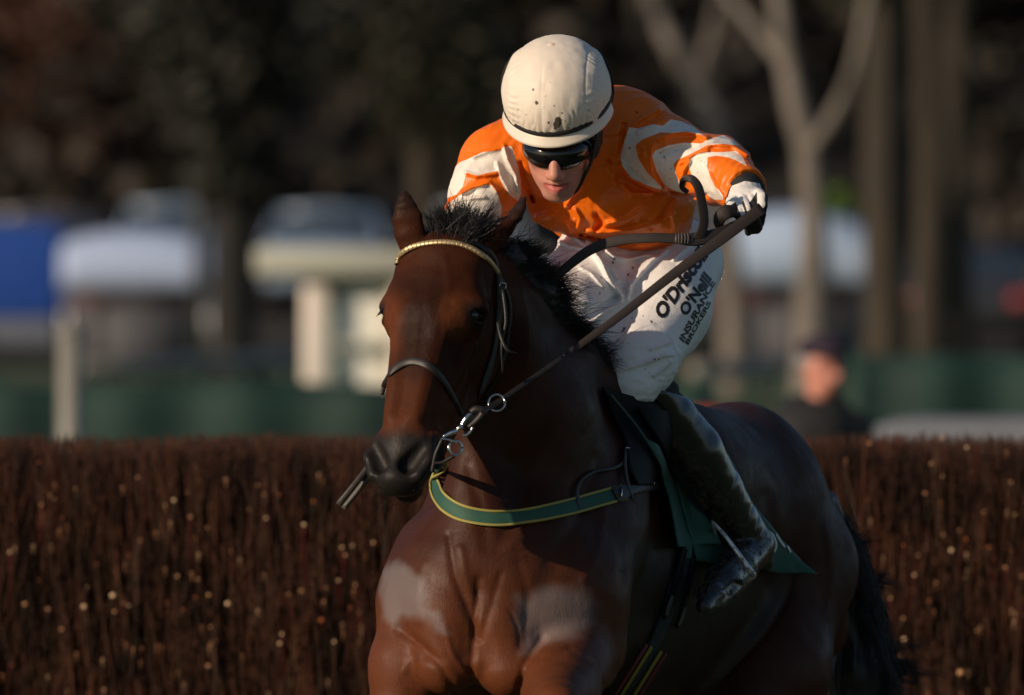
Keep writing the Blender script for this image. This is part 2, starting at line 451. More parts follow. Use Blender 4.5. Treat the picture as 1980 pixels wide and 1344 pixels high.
# --- head
def hcone(a, b, ra, rb, k=.02, op='u'): Hb.cone(hl(*a), hl(*b), ra*HS*1.15, rb*HS*1.15, k, op)
def hecone(a, b, ra, rb, k=.02, op='u'): Hb.econe(hl(*a), hl(*b), (ra[0]*HS*HW[0], ra[1]*HS*HW[1]), (rb[0]*HS*HW[0], rb[1]*HS*HW[1]), HX, k, op)
def hell(c, r, k=.02, op='u', M=HM): Hb.ell(hl(*c), np.array(r)*HS*HW, M, k, op)
hell((0, -.105, .045), (.078, .085, .075), .03)
hecone((0, -.066, .07), (0, -.058, .19), (.080, .056), (.083, .054), .035)
hecone((0, -.054, .19), (0, -.052, .47), (.060, .046), (.039, .032), .035)
hecone((0, -.120, .16), (0, -.084, .47), (.072, .094), (.046, .050), .03)
for s in (-1, 1):
    hell((s*.043, -.165, .175), (.030, .095, .100), .025)              # cheek
    hcone((s*.048, -.215, .21), (s*.022, -.125, .45), .022, .020, .03)  # jaw bone
    hcone((s*.062, -.060, .135), (s*.078, -.066, .165), .018, .018, .03)  # brow
    hcone((s*.078, -.066, .165), (s*.072, -.084, .205), .018, .014, .025)
    hcone((s*.070, -.092, .235), (s*.052, -.074, .335), .010, .008, .016)  # facial crest
    hcone((s*.036, -.030, .21), (s*.022, -.023, .43), .012, .010, .03)    # nasal edge
    hcone((s*.066, -.10, .12), (s*.06, -.09, .075), .018, .02, .025)
    hell((s*.034, -.047, .495), (.019, .023, .038), .022)               # nostril wing
    hcone((s*.044, -.050, .465), (s*.052, -.040, .515), .011, .012, .014)
    hcone((s*.054, -.042, .512), (s*.040, -.038, .552), .013, .012, .010)
    hcone((s*.028, -.078, .505), (s*.020, -.058, .56), .023, .019, .02)  # lip sides
    hcone((s*.050, -.070, .455), (s*.040, -.105, .48), .012, .012, .02)
hecone((0, -.060, .47), (0, -.057, .53), (.036, .044), (.031, .040), .03)
hell((0, -.048, .560), (.029, .034, .029), .02)
hell((0, -.096, .548), (.025, .027, .038), .02)
for s in (-1, 1):                                                       # nostrils, eye sockets, temples
    hcone((s*.024, -.024, .535), (s*.047, -.020, .492), .0165, .0135, .008, 's')
    hcone((s*.027, -.060, .512), (s*.042, -.056, .500), .012, .010, .010, 's')
    hell((s*.086, -.060, .182), (.016, .017, .0115), .008, 's')
    hcone((s*.062, -.040, .171), (s*.082, -.058, .166), .008, .009, .012)
    hcone((s*.064, -.040, .192), (s*.080, -.060, .198), .006, .006, .010)
    hcone((s*.047, -.075, .578), (s*.050, -.085, .50), .0035, .0025, .008, 's')
hcone((-.036, -.078, .586), (.036, -.078, .586), .003, .003, .008, 's')
# --- ears
earL = [(806, 492, -.53), (793, 452, -.53), (787, 420, -.53), (784, 398, -.53), (783, 382, -.525), (783, 367, -.52)]
earR = [(932, 492, -.50), (958, 465, -.48), (980, 440, -.47), (997, 417, -.47), (1007, 399, -.47), (1016, 379, -.47)]
for E, sd, rr in ((earL, (1, -.2, 0), ((27, 18), (29, 15), (29, 13), (21, 10), (13, 7), (2.5, 2.5))), (earR, (.6, -.3, .75), ((42, 20), (42, 17), (34, 14), (24, 11), (14, 8), (2.5, 2.5)))):
    for (a, b, r0, r1) in zip(E[:-1], E[1:], rr[:-1], rr[1:]):
        Hb.econe(P(*a), P(*b), (R(r0[0]), R(r0[1])), (R(r1[0]), R(r1[1])), sd, k=.006)
    pass
Hb.econe(P(786, 450, -.572), P(785, 405, -.562), (R(9), R(6)), (R(6), R(3)), (1, 0, 0), k=.014, op='s')
def muscles(p):
    x, y = proj(p)
    return (.0028*noise(p, 9, 3)+.0012*noise(p, 24, 4))*sstep(980, 1060, y)*1.0+.0012*noise(p, 40, 5)*sstep(700, 600, y)
hl_lines = [([(862, 640), (850, 690), (836, 740), (822, 800)], 4, 1.6), ([(884, 650), (876, 700), (862, 745)], 4, 1.5), ([(806, 640), (797, 720), (784, 820)], 7, 1.6), ([(900, 690), (888, 740), (872, 800)], 5, 1.6),
 ([(835, 800), (826, 850), (838, 880)], 4, -1.6), ([(862, 500), (868, 560), (858, 600)], 6, 1.5), ([(800, 500), (790, 560)], 8, 1.2), ([(868, 760), (850, 800), (845, 850)], 3, 1.2), ([(880, 585), (905, 596), (930, 612)], 6, 2.2), ([(885, 640), (905, 646), (925, 640)], 5, -2),
 ([(925, 1120), (918, 1200), (912, 1300)], 7, -5), ([(868, 1035), (878, 1110), (902, 1170), (924, 1235)], 7, -4), ([(968, 1110), (948, 1180), (930, 1235)], 7, -3.5), ([(890, 1060), (902, 1120), (918, 1160)], 8, 3.5),
 ([(1002, 1090), (1022, 1150), (1012, 1235)], 9, -2.5), ([(770, 1215), (812, 1245), (850, 1280), (885, 1344)], 8, -6), ([(1048, 1236), (1012, 1290), (1004, 1344)], 8, -5), ([(1006, 1322), (1046, 1275), (1100, 1258), (1152, 1285), (1170, 1344)], 8, -5),
 ([(905, 900), (930, 980), (940, 1060)], 12, -4), ([(1052, 850), (1015, 960), (962, 1060)], 14, -4), ([(1150, 890), (1112, 1010), (1062, 1090)], 14, -4), ([(860, 1210), (872, 1260), (905, 1310)], 5, 3), ([(1205, 1110), (1180, 1200), (1190, 1300)], 10, -4),
 ([(1535, 1095), (1522, 1160), (1480, 1228), (1400, 1310)], 7, -6), ([(1600, 1020), (1612, 1100), (1600, 1190)], 10, 4), ([(1480, 960), (1495, 1050), (1480, 1130)], 14, -4), ([(820, 1090), (800, 1150), (812, 1200)], 9, 2.5), ([(985, 1180), (1000, 1210), (1005, 1250)], 4, -2.5),
 ([(1130, 1120), (1160, 1060), (1170, 980)], 10, 2.5), ([(780, 1300), (800, 1260), (790, 1225)], 5, 2)]
def hcreases(p):
    x, y = proj(p); d = np.zeros(len(p), np.float32)
    for L, w, a in hl_lines:
        A = np.array(L); m = (x > A[:, 0].min()-3*w) & (x < A[:, 0].max()+3*w) & (y > A[:, 1].min()-3*w) & (y < A[:, 1].max()+3*w)
        if m.any(): d[m] -= a*.001*np.exp(-(polylined(x[m], y[m], L)/w)**2)
    return d
Hb.disp(muscles); Hb.disp(hcreases)
hV, hQ = Hb.mesh(.005*FINE)
hN = vnormals(hV, hQ)
hx, hy = proj(hV); hh = hinv(hV); hd = hV[:, 1]
# --- coat tones carried as fields on the skin
inhead = (np.abs(hh[:, 0]) < .13) & (hh[:, 1] > -.27) & (hh[:, 1] < .03) & (hh[:, 2] > -.05) & (hh[:, 2] < .66) & (hd < -.42)
n1 = fbm(hV, 14, 8, 3)
muz = sstep(.445, .485, hh[:, 2]+.012*n1-.25*np.clip(-.07-hh[:, 1], 0, .1)*0)*inhead
eyer = np.minimum(np.linalg.norm(hh-np.array((.078, -.058, .183)), axis=1), np.linalg.norm(hh-np.array((-.078, -.058, .183)), axis=1))
eyed = sstep(.036, .018, eyer+.004*n1)*inhead
eartip = sstep(440, 385, hy)*(hy < 470)*(hd > -.62)
legs = sstep(1400, 1520, hy)
dark = np.clip(np.maximum.reduce([muz, eyed*.85, eartip*.55, legs]), 0, 1)
front = (hN[:, 1] < 0.2)
def pat(poly, soft): return sstep(soft, -soft, -polysd(hx+7*n1, hy+7*fbm(hV, 14, 9, 3), poly))
def inside(poly, soft, wob=7): return sstep(-soft, soft, polysd(hx+wob*n1, hy+wob*fbm(hV, 14, 9, 3), poly))
paleL = [(735, 1094), (790, 1100), (822, 1112), (828, 1150), (815, 1178), (842, 1186), (868, 1218), (852, 1222), (812, 1196), (786, 1200), (765, 1216), (735, 1190)]
paleR = [(1008, 1158), (1060, 1150), (1128, 1132), (1152, 1158), (1148, 1204), (1108, 1236), (1050, 1246), (1010, 1250), (998, 1210)]
clip = np.maximum(inside(paleL, 13, 12), inside(paleR, 20, 16))*(.92+.08*n1)*(hN[:, 1] < .3)*(hd < .1)  # soft-edged pale grey patches on chest and shoulders
fl = [(1150, 1130), (1180, 1050), (1300, 1040), (1532, 1098), (1520, 1150), (1480, 1222), (1440, 1262), (1330, 1400), (1150, 1500), (1180, 1344), (1210, 1180)]
flank = inside(fl, 6, 3)*(hd > -.28)
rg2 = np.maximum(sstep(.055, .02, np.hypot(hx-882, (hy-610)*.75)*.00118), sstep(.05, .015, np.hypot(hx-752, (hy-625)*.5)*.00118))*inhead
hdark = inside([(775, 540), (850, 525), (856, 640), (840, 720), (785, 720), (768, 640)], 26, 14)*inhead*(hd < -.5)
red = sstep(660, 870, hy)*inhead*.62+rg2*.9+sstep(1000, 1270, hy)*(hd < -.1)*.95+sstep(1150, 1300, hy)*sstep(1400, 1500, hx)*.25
HORSE = tag(empty('horse', (0.24, 0.2, 0)), 'dark bay racehorse in bridle galloping towards the viewer ahead of the brush fence', 'horse')
mt = Mat('horse_coat', (.034, .0095, .0040), rough=.42, spec=.24)
mt.mix(mt.rng(mt.noise(5.5, 4), .40, .66), (.054, .0160, .0068))
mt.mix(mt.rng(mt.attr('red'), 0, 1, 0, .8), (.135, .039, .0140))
mt.mix(mt.rng(mt.noise(28, 4), .55, .75, 0, .35), (.020, .009, .006))
mt.mix(mt.rng(mt.attr('flank'), 0, 1, 0, .75), (.038, .028, .019))
mt.mix(mt.rng(mt.attr('clip'), 0, 1, 0, .52), (.22, .205, .205))  # pale grey laid over the coat in those patches
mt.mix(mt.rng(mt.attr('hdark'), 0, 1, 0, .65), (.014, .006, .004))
mt.mix(mt.rng(mt.attr('dark'), 0, 1, 0, .97), (.0125, .0118, .0112))
mt.mix(mt.rng(mt.noise(170, 2), .66, .74, 0, .12), (.18, .14, .10))
mt.rough(mt.rng(mt.noise(16, 3), .35, .7, .42, .60))
mt.L(mt.rng(mt.attr('head'), 0, 1, .17, .06), mt.b.inputs['Specular IOR Level'])
mt.bump(mt.noise(420, 2, (1, 1, .25)), .0011, .55).bump(mt.noise(60, 3, (1, 1, .55)), .0022, .5)
M_COAT = mt.m
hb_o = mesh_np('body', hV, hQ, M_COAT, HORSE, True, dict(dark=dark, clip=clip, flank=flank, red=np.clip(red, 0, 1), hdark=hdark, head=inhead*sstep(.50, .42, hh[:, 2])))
hB = bvh_of(hV, hQ)
# eyes
M_EYE = Mat('horse_eye', (.006, .004, .003), rough=.05, spec=.6, coat=1.0).m
for s in (-1, 1):
    bm = bmesh.new(); bmesh.ops.create_uvsphere(bm, u_segments=28, v_segments=18, radius=.0185*HS)
    me = bpy.data.meshes.new('eye'); bm.to_mesh(me); bm.free()
    o = link('eye', me, M_EYE, HORSE); o.location = Vector(hl(s*.0715, -.0605, .182))-HORSE.location

# --- hair
M_HAIR = Mat('black_hair', (.008, .007, .008), rough=.42, spec=.45).m
def strand(mb, p0, d0, L, w, grav=(0, 0, -.5), seg=5, curl=.25, rnd=RND):
    p = np.array(p0, float); d = np.array(d0, float); d /= np.linalg.norm(d)+1e-9; st = L/seg
    c = np.array([rnd.gauss(0, curl) for _ in range(3)]); side = np.cross(d, [rnd.gauss(0, 1) for _ in range(3)]); side /= np.linalg.norm(side)+1e-9
    s2 = np.cross(d, side)
    Rg = []
    for i in range(seg+1):
        r = w*(1-i/seg)**.7*.5+.00025
        Rg.append([p+side*r, p-side*r*.5+s2*r*.87, p-side*r*.5-s2*r*.87])
        d = d+(c+np.array(grav)*(.4+i/seg))*(1.0/seg); d /= np.linalg.norm(d); p = p+d*st
    mb.rings(Rg, cap=False)
def lerp_path(path, t):
    n = len(path)-1; i = min(int(t*n), n-1); u = t*n-i
    return [path[i][k]+(path[i+1][k]-path[i][k])*u for k in range(len(path[0]))]
wk = MB()                                            # whiskers and lashes
for k in range(46):
    sx_ = RND.choice((-1, 1)); b_ = hl(sx_*RND.uniform(.008, .034), -.075+RND.uniform(-.03, .02), RND.uniform(.53, .59)); d_ = HX*sx_*RND.uniform(.2, .8)+HY*RND.uniform(-.1, .7)+HZ*RND.uniform(.4, 1)
    q_ = b_+d_/np.linalg.norm(d_)*RND.uniform(.028, .05); wk.tube([b_, (b_+q_)/2+(0, 0, .002), q_], [.0006, .0005, .0002], 4, 2)
tag(wk.build('whiskers', M_HAIR, HORSE), None, kind='stuff')
for sx_ in (-1, 1):
    wk = MB()
    for k in range(16):
        b_ = hl(sx_*(.070+.001*k), -.046-.0012*k, .172+.0006*k); wk.tube([b_, b_+(HX*sx_*.6+HY*.8)*.012, b_+(HX*sx_*.9+HY*.7+HZ*.5)*.020], [.0007, .0005, .0002], 4, 2)
    wk.build('eyelashes', M_HAIR, HORSE)
mane = MB()
def lock(mb, base, tip, n, w, spread=.012, tipspread=.006, bow=(0, 0, .02), seg=7, rnd=RND):
    """a lock of hair: strands that leave the skin apart and come together towards the tip"""
    base = np.array(base); tip = np.array(tip); bow = np.array(bow, float); L = np.linalg.norm(tip-base)
    for _ in range(n):
        b = base+np.array([rnd.gauss(0, spread) for _ in range(3)]); u = rnd.uniform(.55, 1.0)
        stray = 3.0 if rnd.random() < .12 else 1.0
        e = b+(tip-b)*u+np.array([rnd.gauss(0, tipspread*stray) for _ in range(3)])
        m = (b+e)/2+bow*u+np.array([rnd.gauss(0, L*.05) for _ in range(3)])
        sd = np.cross(e-b, [rnd.gauss(0, 1) for _ in range(3)]); sd /= np.linalg.norm(sd)+1e-9; s2 = np.cross(sd, (e-b)/(np.linalg.norm(e-b)+1e-9)); Rg = []
        for i in range(seg+1):
            t = i/seg; p = b*(1-t)**2+2*m*t*(1-t)+e*t*t; r = w*(1-t)**.6*.5+.00022
            Rg.append([p+sd*r, p-sd*r*.5+s2*r*.87, p-sd*r*.5-s2*r*.87])
        mb.rings(Rg, cap=False)
for k in range(40):                                  # poll tuft standing up between the ears
    x = RND.uniform(-1, 1); b_ = P(880+30*x, 462+6*x*x, -.50+RND.uniform(-.05, .06)); h_ = RND.uniform(.65, 1.1)*(1-.25*abs(x))
    lock(mane, b_, b_+np.array((+.012+.030*x+RND.gauss(0, .018), RND.gauss(0, .02), .098*h_)), 46, .0013, .014, .010, (-.010*x, 0, .006))
for k in range(9):                                   # wisps towards the near ear
    b_ = P(925+RND.gauss(0, 6), 452, -.47); lock(mane, b_, b_+np.array((.05+RND.gauss(0, .02), -.01, .045+RND.gauss(0, .022))), 14, .0012, .006, .003, (-.005, 0, .02))
crest = [(945, 480, -.42, .5), (1000, 500, -.36, .75), (1048, 560, -.28, .8), (1084, 640, -.18, .9), (1130, 700, -.08, .8), (1180, 752, .04, .5)]
for k in range(150):                                 # mane along the crest, blown towards the near side
    t = (k+RND.random())/150; c = lerp_path(crest, t)
    b_ = P(c[0]+RND.gauss(0, 8), c[1]+RND.gauss(0, 8), c[2]+RND.gauss(0, .02)); L_ = RND.uniform(.055, .115)*c[3]*1.15
    dr = np.array((.85+RND.gauss(0, .22), .1+RND.gauss(0, .3), .12-.30*t+RND.gauss(0, .32))); dr /= np.linalg.norm(dr)
    lock(mane, b_, b_+dr*L_, 36, .0013, .012, .009, (0, 0, .012+RND.gauss(0, .008)))
mane.build('mane', M_HAIR, HORSE)
mk = Body()
mk.chain([(885, 462, -.50, 30), (892, 438, -.48, 26), (894, 420, -.47, 12)], k=.02)
mk.chain([(905, 466, -.46, 24), (975, 508, -.38, 38), (1030, 560, -.29, 48), (1068, 640, -.19, 46), (1112, 705, -.09, 42), (1178, 768, .04, 36)], k=.02)
mk.chain([(1040, 545, -.27, 16), (1062, 548, -.27, 13)], k=.01)
mk.disp(lambda p: .003*noise(p*np.array((.3, .5, 1), np.float32), 150, 2)+.007*noise(p, 22, 3))
v, q = mk.mesh(.006*FINE); mesh_np('mane_mass', v, q, M_HAIR, HORSE)
# tail streaming out behind
tl = MB()
tail = [(1628, 1020, 1.02), (1650, 1090, 1.08), (1668, 1180, 1.12), (1665, 1300, 1.14), (1650, 1420, 1.1)]
for k in range(120):
    t = (k+RND.random())/120; c = lerp_path(tail, t); out = RND.random() < .2
    b_ = P(c[0]+RND.gauss(0, 5+12*t), c[1]+RND.gauss(0, 12), c[2]+RND.gauss(0, .03))
    dr = np.array((.24+RND.gauss(0, .14)+(.3 if out else 0), .15+RND.gauss(0, .2), -.95 if not out else -.25+RND.gauss(0, .3))); dr /= np.linalg.norm(dr)
    lock(tl, b_, b_+dr*(RND.uniform(.16, .30) if not out else RND.uniform(.06, .12)), 24, .0019, .013, .006, (.02, 0, .01))
tk = Body(); tk.chain([(1600, 970, .98, 22), (1632, 1060, 1.05, 20), (1650, 1170, 1.10, 30), (1655, 1300, 1.12, 52), (1648, 1440, 1.1, 40), (1640, 1560, 1.1, 8)], k=.02)
tk.disp(lambda p: .010*noise(p*np.array((1, 1, .3), np.float32), 50, 2))
v, q = tk.mesh(.007*FINE)
for k in range(14):
    b_ = P(1682+RND.gauss(0, 8), 1268+RND.gauss(0, 14), 1.1); lock(tl, b_, b_+np.array((RND.uniform(.10, .19), .02, -.035+RND.gauss(0, .02))), 22, .0014, .010, .007, (0, 0, -.028), 9)
for k in range(8):
    b_ = P(1668+RND.gauss(0, 7), 1180+RND.gauss(0, 35), 1.08); lock(tl, b_, b_+np.array((.025+RND.gauss(0, .02), .0, RND.uniform(.06, .13))), 16, .0012, .008, .006, (.012, 0, 0), 8)
tl.build('tail', M_HAIR, HORSE); mesh_np('tail_mass', v, q, M_HAIR, HORSE)

# ================================================================== the rider
RIDER = tag(empty('person', (0.24, 0.3, 1.3)), 'jockey in orange and cream silks with white capped helmet crouched over the bay racehorse', 'person')
jf = np.array((-.10, -.86, -.51)); jf /= np.linalg.norm(jf)
jx = np.array((1.0, -.06, .035)); jx = jx-jf*(jx@jf); jx /= np.linalg.norm(jx)
ju = np.cross(jx, jf);  ju = ju if ju[2] > 0 else -ju
JC = P(1079, 252, -.12); FS = 1.07; JM = np.stack([jx, jf, ju])
def jl(x, f, u): return JC+(jx*x+jf*f+ju*u)*FS
def jinv(p): return ((p-JC)@JM.T)/FS
# ---- body, one continuous skin from head to feet (mostly clothed)
B = Body()
def jc(a, b, ra, rb, k=.012, op='u'): B.cone(jl(*a), jl(*b), ra*FS, rb*FS, k, op)
def je(c, r, k=.015, op='u'): B.ell(jl(*c), np.array(r)*FS, JM, k, op)
je((0, -.01, .04), (.074, .095, .095)); je((0, .030, -.045), (.061, .060, .082), .03)
for s in (-1, 1):
    jc((s*.057, -.01, -.055), (s*.018, .072, -.112), .019, .016, .03)
    je((s*.044, .058, -.028), (.021, .020, .020), .025)
    je((s*.076, -.012, -.010), (.010, .018, .030), .008)
    jc((s*.0125, .101, -.055), (s*.0135, .104, -.056), .0085, .0085, .008)
    jc((s*.030, .078, -.0800), (s*.005, .0985, -.0765), .0040, .0062, .006)
    jc((s*.027, .078, -.0880), (s*.000, .0965, -.0945), .0045, .0088, .006)
    je((s*.031, .083, .004), (.016, .010, .010), .01, 's')
je((0, .079, -.112), (.023, .018, .019), .022)
je((0, .070, -.078), (.036, .024, .028), .02)
jc((0, .086, -.008), (0, .114, -.050), .0105, .0128, .014)
jc((-.023, .094, -.0835), (0, .102, -.0842), .0022, .0036, .003, 's'); jc((0, .102, -.0842), (.023, .094, -.0835), .0036, .0022, .003, 's')
for s in (-1, 1): jc((s*.0075, .114, -.064), (s*.009, .106, -.060), .0034, .003, .003, 's')
B.chain([(1085, 300, .0, 44), (1120, 290, .10, 52), (1150, 270, .14, 60)], k=.03)
B.econe(P(1135, 290, .12), P(1205, 400, .42), (R(118), .09), (R(100), .09), (1, 0, 0), k=.04)
B.chain([(950, 310, .04, 42), (903, 430, -.05, 34), (928, 600, -.12, 24), (932, 640, -.12, 26)], k=.02)
B.chain([(1240, 258, .05, 46), (1390, 318, -.08, 33), (1440, 370, -.22, 22), (1444, 395, -.25, 22)], k=.02)
B.ell(P(1222, 470, .42), (R(120), .12, R(70)), k=.04)
B.chain([(1165, 500, .35, 68), (1080, 630, .0, 50), (1000, 800, .10, 40), (945, 950, .26, 28), (905, 1000, .10, 18)], k=.03)
B.chain([(1305, 505, .35, 68), (1222, 705, .03, 42), (1262, 790, .08, 26), (1335, 880, .14, 44), (1425, 1010, .28, 28), (1462, 1065, .31, 26), (1370, 1165, .10, 16)], k=.03)
v, q = B.mesh(.0032*FINE); jh = jinv(v)
lip = sstep(.0125, .0085, np.abs(jh[:, 2]+.0865)+.16*np.abs(jh[:, 0]))*sstep(.075, .083, jh[:, 1])*sstep(.031, .024, np.abs(jh[:, 0]))
stub = sstep(.02, -.03, jh[:, 2]+.07)*(jh[:, 1] > -.06)
ms = Mat('skin', (.57, .255, .18), rough=.46, spec=.4)
ms.b.inputs['Subsurface Weight'].default_value = .12; ms.b.inputs['Subsurface Radius'].default_value = (1, .35, .2); ms.b.inputs['Subsurface Scale'].default_value = .006
ms.mix(ms.rng(ms.noise(38, 3), .5, .68, 0, .6), (.56, .20, .15)).mix(ms.rng(ms.attr('stub'), 0, 1, 0, .25), (.30, .20, .16)).mix(ms.rng(ms.attr('lip'), 0, 1, 0, .85), (.50, .11, .10))
ms.bump(ms.noise(600, 2), .0006, .6)
mesh_np('body', v, q, ms.m, RIDER, True, dict(lip=lip, stub=np.clip(stub, 0, 1)))

# ---- mud flecks shared by the pale cloth
def flecks(px, py, spots):
    d = np.full(px.shape, 99., np.float32)
    for x, y, r in spots: d = np.minimum(d, np.hypot(px-x, (py-y)*.85)-r)
    return d
def z3(x, y): return 840+x/3.952, 60+y/3.952
def z4(x, y): return 1100+x/3.952, 180+y/3.952
def z5(x, y): return 960+x/3.952, 400+y/3.952
def zl(f, L): return [f(*p) for p in L]
def fleck_mask(m, r=.75, colr=(.035, .022, .014)):
    m.mix(m.rng(m.math('ADD', m.attr('mud'), m.math('MULTIPLY', m.math('SUBTRACT', m.noise(900, 2), .5), 3.0)), .6, -.6, 0, .95), colr)

# ---- helmet
hc = (0, -.020, .088); hr = (.1200, .142, .117)
Hm = Body(); Hm.ell(jl(*hc), np.array(hr)*FS, JM)
def helm(p):
    a = (jinv(p)-np.array(hc))/np.array(hr); l = np.linalg.norm(a, axis=1)+1e-6; n = a/l[:, None]
    az = np.arctan2(n[:, 0], n[:, 1]); up = n[:, 2]
    th = np.arctan2(n[:, 2], n[:, 1])
    s = np.abs(n[:, 0])
    wv = noise(np.stack([az*9, up*3, az*0], 1), 1.0, 3)
    pk = np.exp(-((s-.72)/.13)**2)*(.5+.5*noise(np.stack([th*3, s*2, th*0], 1), 1, 9))
    d = .0017*pk*np.sin(th*34+3*wv+8*s)
    d += -.0030*np.exp(-((s-.77)/.10)**2)
    d += .0013*np.exp(-((s-.62)/.014)**2)
    d += .0013*np.exp(-((n[:, 0]+.16)/.012)**2)*sstep(.99, .7, up)
    d += .0007*np.sin(az*46+5*wv)*sstep(.34, .02, up)
    d += .0011*noise(np.stack([n[:, 0]*7, n[:, 1]*7, n[:, 2]*4], 1), 1, 5)
    return d.astype(np.float32)
Hm.disp(helm); Hm.cut(jl(0, -.02, .012), -ju-.10*jf, .006)
v, q = Hm.mesh(.0028*FINE); px, py = proj(v)
sp = [(*z3(x, y), r) for x, y, r in [(755, 448, 2.2), (782, 550, 3.2), (778, 545, 2.6), (915, 572, 1.6), (838, 582, 1), (977, 627, 2), (873, 700, 2.4), (930, 715, 5.5), (945, 685, 6.5), (955, 700, 5), (925, 740, 3.6), (938, 712, 6.5), (640, 600, 1.3), (700, 640, 1.2), (1060, 620, 1.4), (850, 500, 1.1), (1000, 690, 1.5),
     (885, 390, 1.1), (1120, 718, 1.6), (1180, 605, 1.5), (1020, 540, .9), (1025, 740, 1.6), (1036, 748, 1.2), (975, 680, 1.6)]]
mh = Mat('silk_cap_cream', (.80, .70, .585), rough=.58, spec=.30, sheen=.15)
fleck_mask(mh); mh.mix(mh.rng(mh.noise(12, 3), .5, .75, 0, .25), (.66, .56, .45)); mh.bump(mh.noise(60, 3, (1, 1, .4)), .0015, .5)
fr = (v[:, 1] < JC[1]+.1)
HEL = mesh_np('helmet', v, q, mh.m, RIDER, True, dict(mud=np.where(fr, flecks(px, py, sp), 9)))
M_BLACKCLOTH = Mat('black_elastic', (.013, .013, .014), rough=.75); M_BLACKCLOTH.bump(M_BLACKCLOTH.noise(400, 2), .001, .6); M_BLACKCLOTH = M_BLACKCLOTH.m
def hpt(az, u, grow=0.0, du=0.0):
    uu = (u-hc[2])/hr[2]; c = math.sqrt(max(0, 1-uu*uu))
    return jl(math.sin(az)*(hr[0]*c+grow), hc[1]+math.cos(az)*(hr[1]*c+grow), u+du)
def hband(az): return .056+.026*(1-math.cos(az))*.5+.006*math.sin(az)
mb = MB(); azs = np.linspace(-math.pi, math.pi, 72)
pts = [hpt(a, hband(a), .0005) for a in azs]; nn = [np.array(hpt(a, hband(a), .02))-np.array(hpt(a, hband(a))) for a in azs]
mb.ribbon(pts, nn, .0125, .004, sm=1); mb.build('helmet_band', M_BLACKCLOTH, HEL)
# soft peak below the band
G = []
for a in np.linspace(-1.5, 1.5, 60):
    sh = max(0, math.cos(a*.80))
    row = []
    for t in np.linspace(0, 1, 6):
        row.append(hpt(a, hband(a)-.007, .000+.013*t*sh**.7-.001, -.023*t))
    G.append(row)
mb = MB(); mb.sheet(G, .0035); mp = Mat('silk_peak', (.78, .69, .58), rough=.42, sheen=.1); mp.bump(mp.noise(90, 3, (1, 1, .5)), .001, .5)
mb.build('peak', mp.m, HEL)
bm = bmesh.new(); bmesh.ops.create_uvsphere(bm, u_segments=20, v_segments=12, radius=.0115)
for vv in bm.verts: vv.co.z *= .55
me = bpy.data.meshes.new('button'); bm.to_mesh(me); bm.free()
o = link('button', me, Mat('button_cream', (.82, .66, .50), rough=.4).m, HEL); o.location = Vector(P(1066, 91, -.215))-RIDER.location; o.rotation_euler = (math.radians(60), 0, 0)
# ---- goggles
G_ = Body(); G_.ell(jl(0, .026, -.022), np.array((.078, .080, .050))*FS, JM)
G_.ell(jl(0, .118, -.066), np.array((.0125, .035, .022))*FS, JM, k=.012, op='s')
for s in (-1, 1): G_.ell(jl(s*.080, .075, -.080), np.array((.032, .06, .026))*FS, JM, k=.010, op='s')
G_.cut(jl(0, -.02, 0), -jf, .004)
v, q = G_.mesh(.003*FINE)
GOG = mesh_np('goggles', v, q, Mat('goggle_lens', (.004, .004, .005), rough=.12, spec=.35, coat=.4).m, RIDER)
for s in (1, -1):
    mb = MB(); aa = [(1.62, .050), (1.72, .085), (1.85, .120), (2.1, .150)]
    pts = [jl(s*.078, .02, .0), jl(s*.098, .005, .022)]+[hpt(s*a, u, .0035) for a, u in aa]; nn = [jx*s]*2+[hpt(s*a, u, .02)-hpt(s*a, u) for a, u in aa]
    mb.ribbon(pts, nn, .017, .004); mb.build('goggle_strap', M_BLACKCLOTH, GOG)
# the tiny printed mark on the lens
def text_mesh(body, size, name='lettering', bold=False):
    cu = bpy.data.curves.new(name, 'FONT'); cu.body = body; cu.size = size; cu.align_x = 'LEFT'; cu.resolution_u = 3
    if bold: cu.offset = bold
    ob = bpy.data.objects.new(name, cu); col.objects.link(ob); bpy.context.view_layer.update()
    me = bpy.data.meshes.new_from_object(ob.evaluated_get(bpy.context.evaluated_depsgraph_get()))
    bpy.data.objects.remove(ob); bpy.data.curves.remove(cu); return me
# helmet harness by the far cheek and dark hair at the nape
mb = MB()
mb.ribbon([jl(.092, .045, .02), jl(.084, .040, -.02), jl(.070, .045, -.065), jl(.040, .058, -.118), jl(0, .055, -.142)], [jx+jf*.3]*3+[jx-ju]+[-ju], .016, .004)
mb.build('chin_strap', M_BLACKCLOTH, HEL)
hb = Body(); hb.ell(jl(.062, -.012, -.018), np.array((.032, .055, .062))*FS, JM); hb.ell(jl(-.056, -.02, -.016), np.array((.026, .050, .055))*FS, JM); hb.ell(jl(0, -.075, -.01), np.array((.066, .035, .07))*FS, JM)
hb.disp(lambda p: .004*noise(p*np.array((1, 1, .4), np.float32), 120, 2)); v, q = hb.mesh(.004*FINE); mesh_np('hair', v, q, Mat('dark_hair', (.012, .009, .007), rough=.6).m, RIDER)

